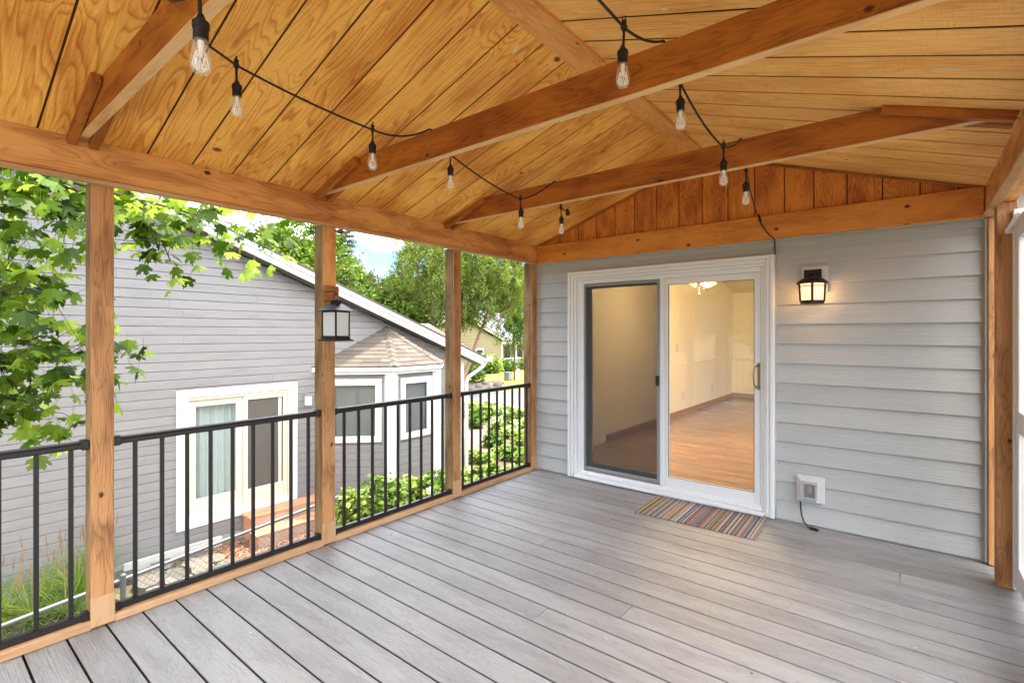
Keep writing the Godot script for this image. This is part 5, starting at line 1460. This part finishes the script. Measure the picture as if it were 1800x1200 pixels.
func tall_grass(label: String, at: Vector3, h: float, sd: int) -> void:
	var r := RandomNumberGenerator.new(); r.seed = sd
	var t := thing("ornamental_grass", label, "ornamental grass", "fountain grass clumps by the taupe wall", at)
	var tr := []; var co := []
	for i in 210:
		var w := r.randf() * TAU
		var lean := r.randf_range(0.15, 0.9)
		tr.append(Transform3D(Basis(Vector3.UP, w) * Basis(Vector3(1, 0, 0), lean * 0.45).scaled(Vector3(1, h * r.randf_range(0.6, 1.05), 1.0)), Vector3(cos(w), 0, -sin(w)).rotated(Vector3.UP, 1.2) * r.randf() * 0.14))
		co.append(Color(0.10, 0.19, 0.03).lerp(Color(0.24, 0.30, 0.07), r.randf()))
	var o := multi("blades", BLADE, M.leaf, tr, co, t)
	o.set_meta("kind", "stuff")
	for i in 7:
		var w := r.randf() * TAU
		var top := Vector3(cos(w) * 0.32 * r.randf(), h * r.randf_range(1.0, 1.35), sin(w) * 0.32 * r.randf())
		var st := part("seed_stalk", MB.new().tube([Vector3(0, 0.1, 0), top * Vector3(0.5, 0.6, 0.5), top], 0.004, 0.003, 5), M.stalk, t)
		part("seed_head", MB.new().tube([top, top * 1.03 + Vector3(0, 0.03, 0), top * 1.06 + Vector3(0.01, 0.1, 0)], 0.009, 0.003, 6), M.seed, st)

func maple_leaf(curl: float, fold: float) -> ArrayMesh:
	var half := [Vector2(0, 1.0), Vector2(0.06, 0.83), Vector2(0.17, 0.80), Vector2(0.135, 0.60), Vector2(0.20, 0.55), Vector2(0.33, 0.70), Vector2(0.37, 0.64), Vector2(0.53, 0.68), Vector2(0.47, 0.55), Vector2(0.56, 0.47), Vector2(0.36, 0.36), Vector2(0.38, 0.29), Vector2(0.55, 0.22), Vector2(0.43, 0.16), Vector2(0.46, 0.05), Vector2(0.24, 0.07), Vector2(0.03, 0.0)]
	var b := MB.new()
	var h := func(p: Vector2) -> Vector3: return Vector3(p.x, -curl * (p.y - 0.35) * (p.y - 0.35) - fold * absf(p.x) * (0.6 + absf(p.x)), p.y)
	for s in [-1.0, 1.0]:
		for i in half.size() - 1:
			var a: Vector2 = half[i]; var c: Vector2 = half[i + 1]
			var m := Vector2(0, 0.32)
			b.tri(h.call(m), h.call(Vector2(a.x * s, a.y)), h.call(Vector2(c.x * s, c.y)), Vector3(s * fold, 1, 0).normalized())
		b.tri(h.call(Vector2(0, 0.32)), h.call(Vector2(0.03 * s, 0.0)), h.call(Vector2(0, 0.0)), Vector3.UP)
	b.tube([Vector3(0, -curl * 0.1, 0.02), Vector3(0, 0.03, -0.25), Vector3(0.02, 0.1, -0.5)], 0.012, 0.009, 4)
	return b.mesh()

func build_maple() -> void:
	var r := RandomNumberGenerator.new(); r.seed = 2024
	var t := thing("maple_tree", "maple tree beside the deck with large lobed leaves over the railing", "tree", "", Vector3(-5.5, GY, 1.5))
	var org := Vector3(-5.5, GY, 1.5)
	var limbs := [
		[[Vector3(-5.42, 2.5, 1.2), Vector3(-4.75, 2.62, -0.2), Vector3(-4.42, 2.5, -0.95), Vector3(-4.3, 2.42, -1.45), Vector3(-4.25, 2.36, -1.95)], 0.022, 250, 0.25, 0.2],
		[[Vector3(-5.42, 1.8, 1.2), Vector3(-4.95, 2.05, 0.1), Vector3(-4.75, 1.95, -0.45), Vector3(-4.62, 1.75, -0.72)], 0.024, 330, 0.31, 0.35],
		[[Vector3(-5.45, 0.9, 1.3), Vector3(-4.95, 1.5, 0.15), Vector3(-4.72, 1.45, -0.45), Vector3(-4.5, 1.38, -0.75), Vector3(-4.35, 1.26, -1.0)], 0.022, 230, 0.21, 0.35],
		[[Vector3(-5.45, 0.5, 1.4), Vector3(-5.0, 1.1, 0.1), Vector3(-4.78, 1.1, -0.45), Vector3(-4.65, 0.95, -0.7)], 0.02, 220, 0.21, 0.4],
		[[Vector3(-5.4, 3.1, 1.1), Vector3(-4.95, 2.9, -0.1), Vector3(-4.75, 2.6, -0.6), Vector3(-4.65, 2.35, -0.85)], 0.022, 260, 0.30, 0.3],
		[[Vector3(-4.5, 2.5, -0.75), Vector3(-4.35, 2.36, -1.08), Vector3(-4.28, 2.18, -1.25), Vector3(-4.25, 2.02, -1.3)], 0.008, 60, 0.15, 0.1],
		[[Vector3(-5.4, 2.9, 1.1), Vector3(-4.9, 2.95, -0.6), Vector3(-4.7, 2.75, -1.4), Vector3(-4.55, 2.5, -1.9), Vector3(-4.5, 2.4, -2.2)], 0.02, 44, 0.2, 0.3],
	]
	var w := MB.new()
	w.tube([Vector3(-5.5, GY - 0.1, 1.5), Vector3(-5.48, 0.0, 1.42), Vector3(-5.4, 2.5, 1.2), Vector3(-5.35, 4.6, 1.0), Vector3(-5.3, 6.5, 0.9)], 0.15, 0.05, 12)
	var leaves := [maple_leaf(0.5, 0.25), maple_leaf(0.9, 0.4), maple_leaf(0.25, 0.6)]
	var spots := []
	for l in limbs:
		var line: Array = l[0]
		var c := Curve3D.new()
		for i in line.size():
			var tn := ((line[mini(i + 1, line.size() - 1)] as Vector3) - (line[maxi(i - 1, 0)] as Vector3)) * 0.17
			c.add_point(line[i], -tn, tn)
		var pts := []
		for i in 17: pts.append(c.sample_baked(c.get_baked_length() * i / 16.0))
		w.tube(pts, l[1], 0.0045, 7)
		var n: int = l[2]
		for i in n:
			var f := lerpf(l[4], 1.0, pow(float(i) / n, 0.8))
			var p := c.sample_baked(c.get_baked_length() * f)
			var sp: float = l[3]
			var o := Vector3(r.randfn() * sp * 0.7, r.randfn() * sp * 0.75 - 0.04, r.randfn() * sp * 0.7)
			var q := p + o
			if q.x > -3.78: q.x = -3.78 - r.randf() * 0.15
			if i % 6 == 0: w.tube([p, p + o * 0.5 + Vector3(0, 0.02, 0), q], 0.003, 0.0016, 4)
			spots.append(q)
	# twig tips that reach on along the gap
	part("trunk", w, M.bark, t, -org)
	for m in MAPLE_TINTS.size():
		var mm := leaf_mat(0.5, 0.8)
		mm.vertex_color_use_as_albedo = false
		mm.albedo_color = (MAPLE_TINTS[m] as Color).linear_to_srgb()
		M["maple%d" % m] = mm
	var tr := []; var co := []
	var k := 0
	for q in spots:
		var yaw := r.randf() * TAU
		var e := Basis(Vector3.UP, yaw) * Basis(Vector3(1, 0, 0), r.randf_range(0.15, 1.25)) * Basis(Vector3(0, 0, 1), r.randfn() * 0.35)
		var s := r.randf_range(0.085, 0.15)
		if k < 295 and (q as Vector3).z < -0.35 and r.randf() < 0.4:
			var o := part("leaf", leaves[r.randi() % 3], M["maple%d" % (r.randi() % MAPLE_TINTS.size())], t, q - org)
			o.basis = e.scaled(Vector3.ONE * s)
			k += 1
		else:
			tr.append(Transform3D(e.scaled(Vector3.ONE * s), q - org))
			co.append(MAPLE_TINTS[r.randi() % MAPLE_TINTS.size()])
	# the crown above the roof line and out of the picture
	for i in 700:
		var d := Vector3(r.randfn(), r.randfn(), r.randfn()).normalized() * pow(r.randf(), 0.4)
		var q := Vector3(-5.6, 5.2, 1.3) + d * Vector3(1.5, 1.7, 2.0)
		if q.x > -3.9 or q.y < 3.4: continue
		tr.append(Transform3D(Basis.from_euler(Vector3(r.randf(), r.randf() * TAU, r.randfn() * 0.4)).scaled(Vector3.ONE * 0.15), q - org))
		co.append(MAPLE_TINTS[r.randi() % MAPLE_TINTS.size()])
	multi("leaf_mass", leaves[0], M.leaf, tr, co, t).set_meta("kind", "stuff")

var LEAF_ROUND: ArrayMesh
var BLADE: ArrayMesh
var HEADS := []
const MAPLE_TINTS := [Color(0.065, 0.13, 0.012), Color(0.10, 0.175, 0.016), Color(0.135, 0.215, 0.02), Color(0.05, 0.09, 0.014), Color(0.17, 0.235, 0.026), Color(0.04, 0.066, 0.018)]

func build_plants() -> void:
	LEAF_ROUND = round_leaf()
	var b := MB.new()
	for s in [[0.0, 0.35, 0.0, 0.03], [0.35, 0.7, 0.03, 0.12], [0.7, 1.0, 0.12, 0.32]]:
		var w0: float = 0.0055 * (1.0 - s[0] * 0.5); var w1: float = 0.0055 * (1.0 - s[1] * 0.95)
		b.quad(Vector3(-w0, s[0], s[2]), Vector3(w0, s[0], s[2]), Vector3(w1, s[1], s[3]), Vector3(-w1, s[1], s[3]), Vector3(0, 0.2, -1).normalized())
	BLADE = b.mesh()
	for k in 3:
		var h := MB.new()
		var r := RandomNumberGenerator.new(); r.seed = k + 5
		for i in 26:
			var d := Vector3(r.randfn(), r.randfn(), r.randfn()).normalized()
			h.ball(d * 0.058, Vector3.ONE * r.randf_range(0.016, 0.026), 5, 3)
		HEADS.append(h.mesh())
	M.stalk = mat(Color(0.50, 0.52, 0.28), 0.8)
	M.seed = mat(Color(0.55, 0.42, 0.30), 0.9)
	build_maple()
	# fountain grass by the wall, behind the fence
	var gp := [[-8.6, -0.85, 0.6], [-8.35, -1.1, 0.52], [-8.75, -1.3, 0.66], [-8.5, -1.55, 0.74], [-8.9, -1.75, 0.7], [-8.2, -1.38, 0.48], [-8.95, -0.6, 0.55]]
	var gl := ["fountain grass clump nearest the picture edge", "low fountain grass clump just behind the fence rail", "fountain grass clump in the middle of the row", "tall fountain grass clump closest to the nearest post", "fountain grass clump hard against the taupe wall", "smallest fountain grass clump beside the fence", "fountain grass clump partly outside the picture"]
	for i in gp.size(): tall_grass(gl[i], Vector3(gp[i][0], GY, gp[i][1]), gp[i][2], 40 + i)
	var green := [Color(0.10, 0.18, 0.025), Color(0.15, 0.24, 0.04), Color(0.20, 0.29, 0.06), Color(0.08, 0.14, 0.03)]
	var lime := [Color(0.20, 0.29, 0.045), Color(0.27, 0.35, 0.07), Color(0.15, 0.25, 0.04), Color(0.34, 0.38, 0.12)]
	var bl := ["leafy shrub under the bay window beside the lantern post", "leafy shrub under the first bay window pane", "bushy shrub at the foot of the bay's white corner post", "shrub under the second bay window pane", "small shrub near the downspout end of the bay"]
	var bp := [[-7.75, -5.25, 0.42, 0.42], [-7.6, -5.75, 0.5, 0.52], [-7.45, -6.25, 0.5, 0.5], [-7.3, -6.75, 0.48, 0.45], [-7.3, -7.3, 0.4, 0.4]]
	for i in 5: shrub(bl[i], Vector3(bp[i][0], GY, bp[i][1]), Vector3(bp[i][2], bp[i][3], bp[i][2]), lime if i % 2 == 0 else green, 60 + i, 0.12, 750, 4 if i < 2 else 2, 2 if i == 0 else 0, "shrubs under the bay window")
	# hydrangea bed between the houses
	var hp := [[-14.93, -15.75, 0.34, 0.33, 0], [-13.93, -15.46, 0.39, 0.31, 0], [-13.97, -16.15, 0.22, 0.27, 0], [-12.77, -15.54, 0.33, 0.33, 1], [-12.78, -16.37, 0.3, 0.22, 1], [-11.5, -15.15, 0.29, 0.12, 1], [-12.96, -13.99, 0.24, 0.24, 0], [-11.89, -14.0, 0.22, 0.21, 1], [-10.83, -13.55, 0.28, 0.12, 1], [-9.86, -12.96, 0.3, 0.12, 0], [-10.36, -12.03, 0.19, 0.2, 0], [-9.42, -11.36, 0.27, 0.12, 0], [-9.73, -10.27, 0.27, 0.14, 0], [-9.34, -10.42, 0.23, 0.11, 0], [-8.9, -11.26, 0.27, 0.16, 0], [-8.29, -10.95, 0.26, 0.17, 0], [-8.54, -9.22, 0.16, 0.11, 0], [-8.45, -9.68, 0.15, 0.09, 0], [-7.88, -9.49, 0.13, 0.1, 0], [-7.92, -10.1, 0.2, 0.08, 0]]
	var hl := ["hydrangea bush at the driveway's edge beside the downspout", "hydrangea bush between two taller ones at the driveway's edge", "tallest hydrangea bush with lime heads before the driveway", "hydrangea bush at the driveway's edge towards the house corner", "rounded hydrangea bush before the driveway near the house corner", "hydrangea bush against the corner post, second row", "leafy bush by the near bend of the gravel path", "hydrangea bush in the middle of the second row", "loose bush in the second row towards the house corner", "leafy bush beside the house corner post, third row", "small bush at the end of the gravel path", "low bush in the middle of the bed", "leafy plant beside the downspout in the front half of the bed", "broad leafy plant before the gravel path", "low bush in the front half towards the house corner", "small plant by the corner post low in the bed", "leafy plant at the bed's front by the railing post", "bright leafy plant in the middle of the bed's front", "low dark plant at the bed's front", "small plant at the bed's front near the house corner"]
	for i in hp.size():
		var q = hp[i]
		shrub(hl[i], Vector3(q[0], GY, q[1]), Vector3(q[2] * 1.35, q[3] * 1.2, q[2] * 1.35), [lime, lime, green, lime][i % 4], 90 + i, 0.12 + 0.03 * (i % 3), 480, 11 if q[4] == 1 else 0, 1 if i % 2 == 0 else 0, "shrubs in the garden bed")
	# by the tan house
	shrub("big round yellow flowering bush at the foot of the tan house", Vector3(-30.0, GY, -34.0), Vector3(1.3, 0.9, 1.5), lime, 120, 0.3, 1100, 26, 1)
	shrub("low green bush by the tan house's porch corner", Vector3(-30.0, GY, -37.0), Vector3(0.9, 0.6, 0.9), green, 121, 0.26, 420)
	shrub("bright bush in front of the white porch railing", Vector3(-29.6, GY, -40.0), Vector3(1.2, 0.75, 1.1), lime, 122, 0.28, 480, 6, 0)
	shrub("dark bush on the lawn's edge behind the downspout", Vector3(-25.3, GY, -26.9), Vector3(1.0, 0.65, 1.0), green, 123, 0.24, 480)
	birch_tree()
	build_front_trees()
	build_far_trees()
	broad_tree("deciduous_tree", "bright green round tree behind the white rake of the neighbour's roof", Vector3(-24.5, GY, -12.8), 9.6, Vector3(3.2, 3.4, 3.2), [Color(0.17, 0.25, 0.035), Color(0.22, 0.30, 0.05), Color(0.13, 0.20, 0.03)], 501, 80, 120, 0.3)
	conifer("tall spruce with layered branches beside the blue sky gap", Vector3(-36.5, GY, -23.2), 14.5, 3.6, 502, [Color(0.10, 0.14, 0.05), Color(0.15, 0.18, 0.07), Color(0.22, 0.20, 0.09)])
	broad_tree("purple_tree", "dark purple leaved tree between the spruce and the birch", Vector3(-30.5, GY, -22.3), 8.4, Vector3(2.6, 2.6, 2.6), [Color(0.09, 0.05, 0.05), Color(0.13, 0.08, 0.06), Color(0.12, 0.12, 0.05)], 503, 60, 100, 0.32)
	broad_tree("deciduous_tree", "green tree filling the view just above the bay roof", Vector3(-26.5, GY, -20.0), 6.9, Vector3(3.1, 2.6, 3.1), [Color(0.14, 0.21, 0.035), Color(0.18, 0.25, 0.05), Color(0.10, 0.16, 0.03)], 504, 80, 110, 0.3)
	broad_tree("deciduous_tree", "olive green tree low behind the neighbour's roof", Vector3(-36.0, GY, -18.0), 9.2, Vector3(4.2, 3.4, 4.2), [Color(0.12, 0.17, 0.04), Color(0.17, 0.20, 0.06), Color(0.20, 0.17, 0.07)], 505, 80, 110, 0.36)
	broad_tree("deciduous_tree", "yellowish tree behind the tan house at the house corner", Vector3(-38.0, GY, -52.0), 12.0, Vector3(5.5, 5.0, 5.5), [Color(0.16, 0.20, 0.04), Color(0.26, 0.24, 0.06), Color(0.12, 0.17, 0.03)], 506, 90, 110, 0.45)
	broad_tree("deciduous_tree", "dense tree behind the tan house roof", Vector3(-48.0, GY, -40.0), 11.0, Vector3(5.5, 5.0, 5.5), [Color(0.12, 0.18, 0.035), Color(0.16, 0.22, 0.05), Color(0.09, 0.14, 0.03)], 507, 90, 110, 0.45)

func build_front_trees() -> void:
	var spots := [[-13.0, 11.5, 10.0, "round green tree behind the viewer, mirrored over the door's screened half"], [-9.3, 13.0, 11.0, "tall green tree behind the viewer, mirrored in the middle of the door"], [-6.0, 12.0, 10.5, "green tree behind the viewer, mirrored beside the door handle"], [-2.2, 13.5, 9.0, "low green tree behind the viewer towards the storm door"]]
	for i in spots.size():
		var q = spots[i]
		broad_tree("garden_tree", q[3], Vector3(q[0], GY, q[1]), q[2], Vector3(3.2, 4.0, 3.2), [Color(0.12, 0.19, 0.03), Color(0.17, 0.24, 0.045), Color(0.09, 0.14, 0.03)], 600 + i, 80, 100, 0.36)

func build_far_trees() -> void:
	var q := [[-27.0, -62.0, 11.0, "round green tree far beyond the lawn, half hidden by the house corner"], [-14.0, -60.0, 13.0, "tall green tree far along the road behind the house wall"], [-2.0, -58.0, 11.0, "wide green tree far behind the house roof"], [-60.0, -26.0, 13.0, "dark green tree far behind the neighbour's roof ridge"]]
	for i in q.size():
		broad_tree("deciduous_tree", q[i][3], Vector3(q[i][0], GY, q[i][1]), q[i][2], Vector3(6.0, 4.6, 6.0), [Color(0.12, 0.18, 0.035), Color(0.16, 0.22, 0.05), Color(0.09, 0.14, 0.03)], 700 + i, 80, 90, 0.5)

# ---------------------------------------------------------------- sky
func sky_texture() -> ImageTexture:
	var w := 1024; var h := 512
	var f := FastNoiseLite.new(); f.seed = 12; f.frequency = 1.3; f.fractal_octaves = 5; f.noise_type = FastNoiseLite.TYPE_SIMPLEX_SMOOTH
	var d := PackedFloat32Array(); d.resize(w * h * 3)
	var i := 0
	for y in h:
		var el := PI * 0.5 - PI * (y + 0.5) / h
		var se := sin(el); var ce := cos(el)
		for x in w:
			var az := TAU * (x + 0.5) / w
			var up := maxf(se, 0.0)
			var hz := pow(1.0 - up, 8.0) * 0.5
			var r := lerpf(0.045, 0.26, hz); var g := lerpf(0.115, 0.32, hz); var b := lerpf(0.25, 0.40, hz)
			if se < 0.0:
				r = 0.30; g = 0.31; b = 0.26
			else:
				var q := Vector3(cos(az) * ce, se * 2.2, sin(az) * ce)
				var n := f.get_noise_3dv(q + Vector3(CLOUD_SHIFT, 0, 0)) * 0.5 + 0.5
				var lo := lerpf(0.50, 0.36, smoothstep(0.25, 0.7, se))
				var c := smoothstep(lo, lo + 0.16, n)
				c = clampf(c, 0.0, 1.0) * 0.94
				var tone := lerpf(0.82, 1.08, n)
				r = lerpf(r, tone, c); g = lerpf(g, tone * 0.985, c); b = lerpf(b, tone * 0.97, c)
			d[i] = r; d[i + 1] = g; d[i + 2] = b
			i += 3
	return tex(Image.create_from_data(w, h, false, Image.FORMAT_RGBF, d.to_byte_array()))

const CLOUD_SHIFT := 149.8

func _ready() -> void:
	# camera: level, turned towards the corner; the lens shifted a little down
	var cam := Camera3D.new()
	cam.name = "camera"
	cam.projection = Camera3D.PROJECTION_FRUSTUM
	cam.near = 0.05; cam.far = 600.0
	cam.size = 2.0 * cam.near * 600.0 / 877.0
	cam.frustum_offset = Vector2(0.0, -14.0 / 877.0 * cam.near)
	add_child(cam)
	cam.position = Vector3(0, 1.5, 0)
	cam.rotation.y = deg_to_rad(38.636)
	cam.current = true
	# sky, sun and exposure
	var we := WorldEnvironment.new(); we.name = "world_environment"
	var env := Environment.new()
	env.background_mode = Environment.BG_SKY
	var sky := Sky.new(); var sm := PanoramaSkyMaterial.new()
	sm.panorama = sky_texture()
	sm.energy_multiplier = 2.0
	sky.sky_material = sm
	env.sky = sky
	env.tonemap_mode = Environment.TONE_MAPPER_LINEAR
	env.tonemap_exposure = 5.1
	env.sdfgi_enabled = true; env.ssao_enabled = true; env.ssil_enabled = true
	we.environment = env
	add_child(we)
	var sun := DirectionalLight3D.new(); sun.name = "sun"
	sun.light_color = Color(1.0, 0.95, 0.86)
	sun.light_energy = 0.75
	sun.light_angular_distance = 3.0
	sun.shadow_enabled = true
	add_child(sun)
	sun.look_at_from_position(Vector3.ZERO, -Vector3(-0.02, 0.9, -0.38))
	rng.seed = 20
	make_materials()
	build_ground()
	build_deck()
	build_ceiling()
	build_frame()
	build_house_wall()
	build_room()
	build_door()
	build_railings()
	build_open_deck_rails()
	build_storm_door()
	build_neighbour()
	build_far_house()
	build_plants()
	build_lanterns()
	build_strings()
	build_outlet_and_mat()
	build_litter()
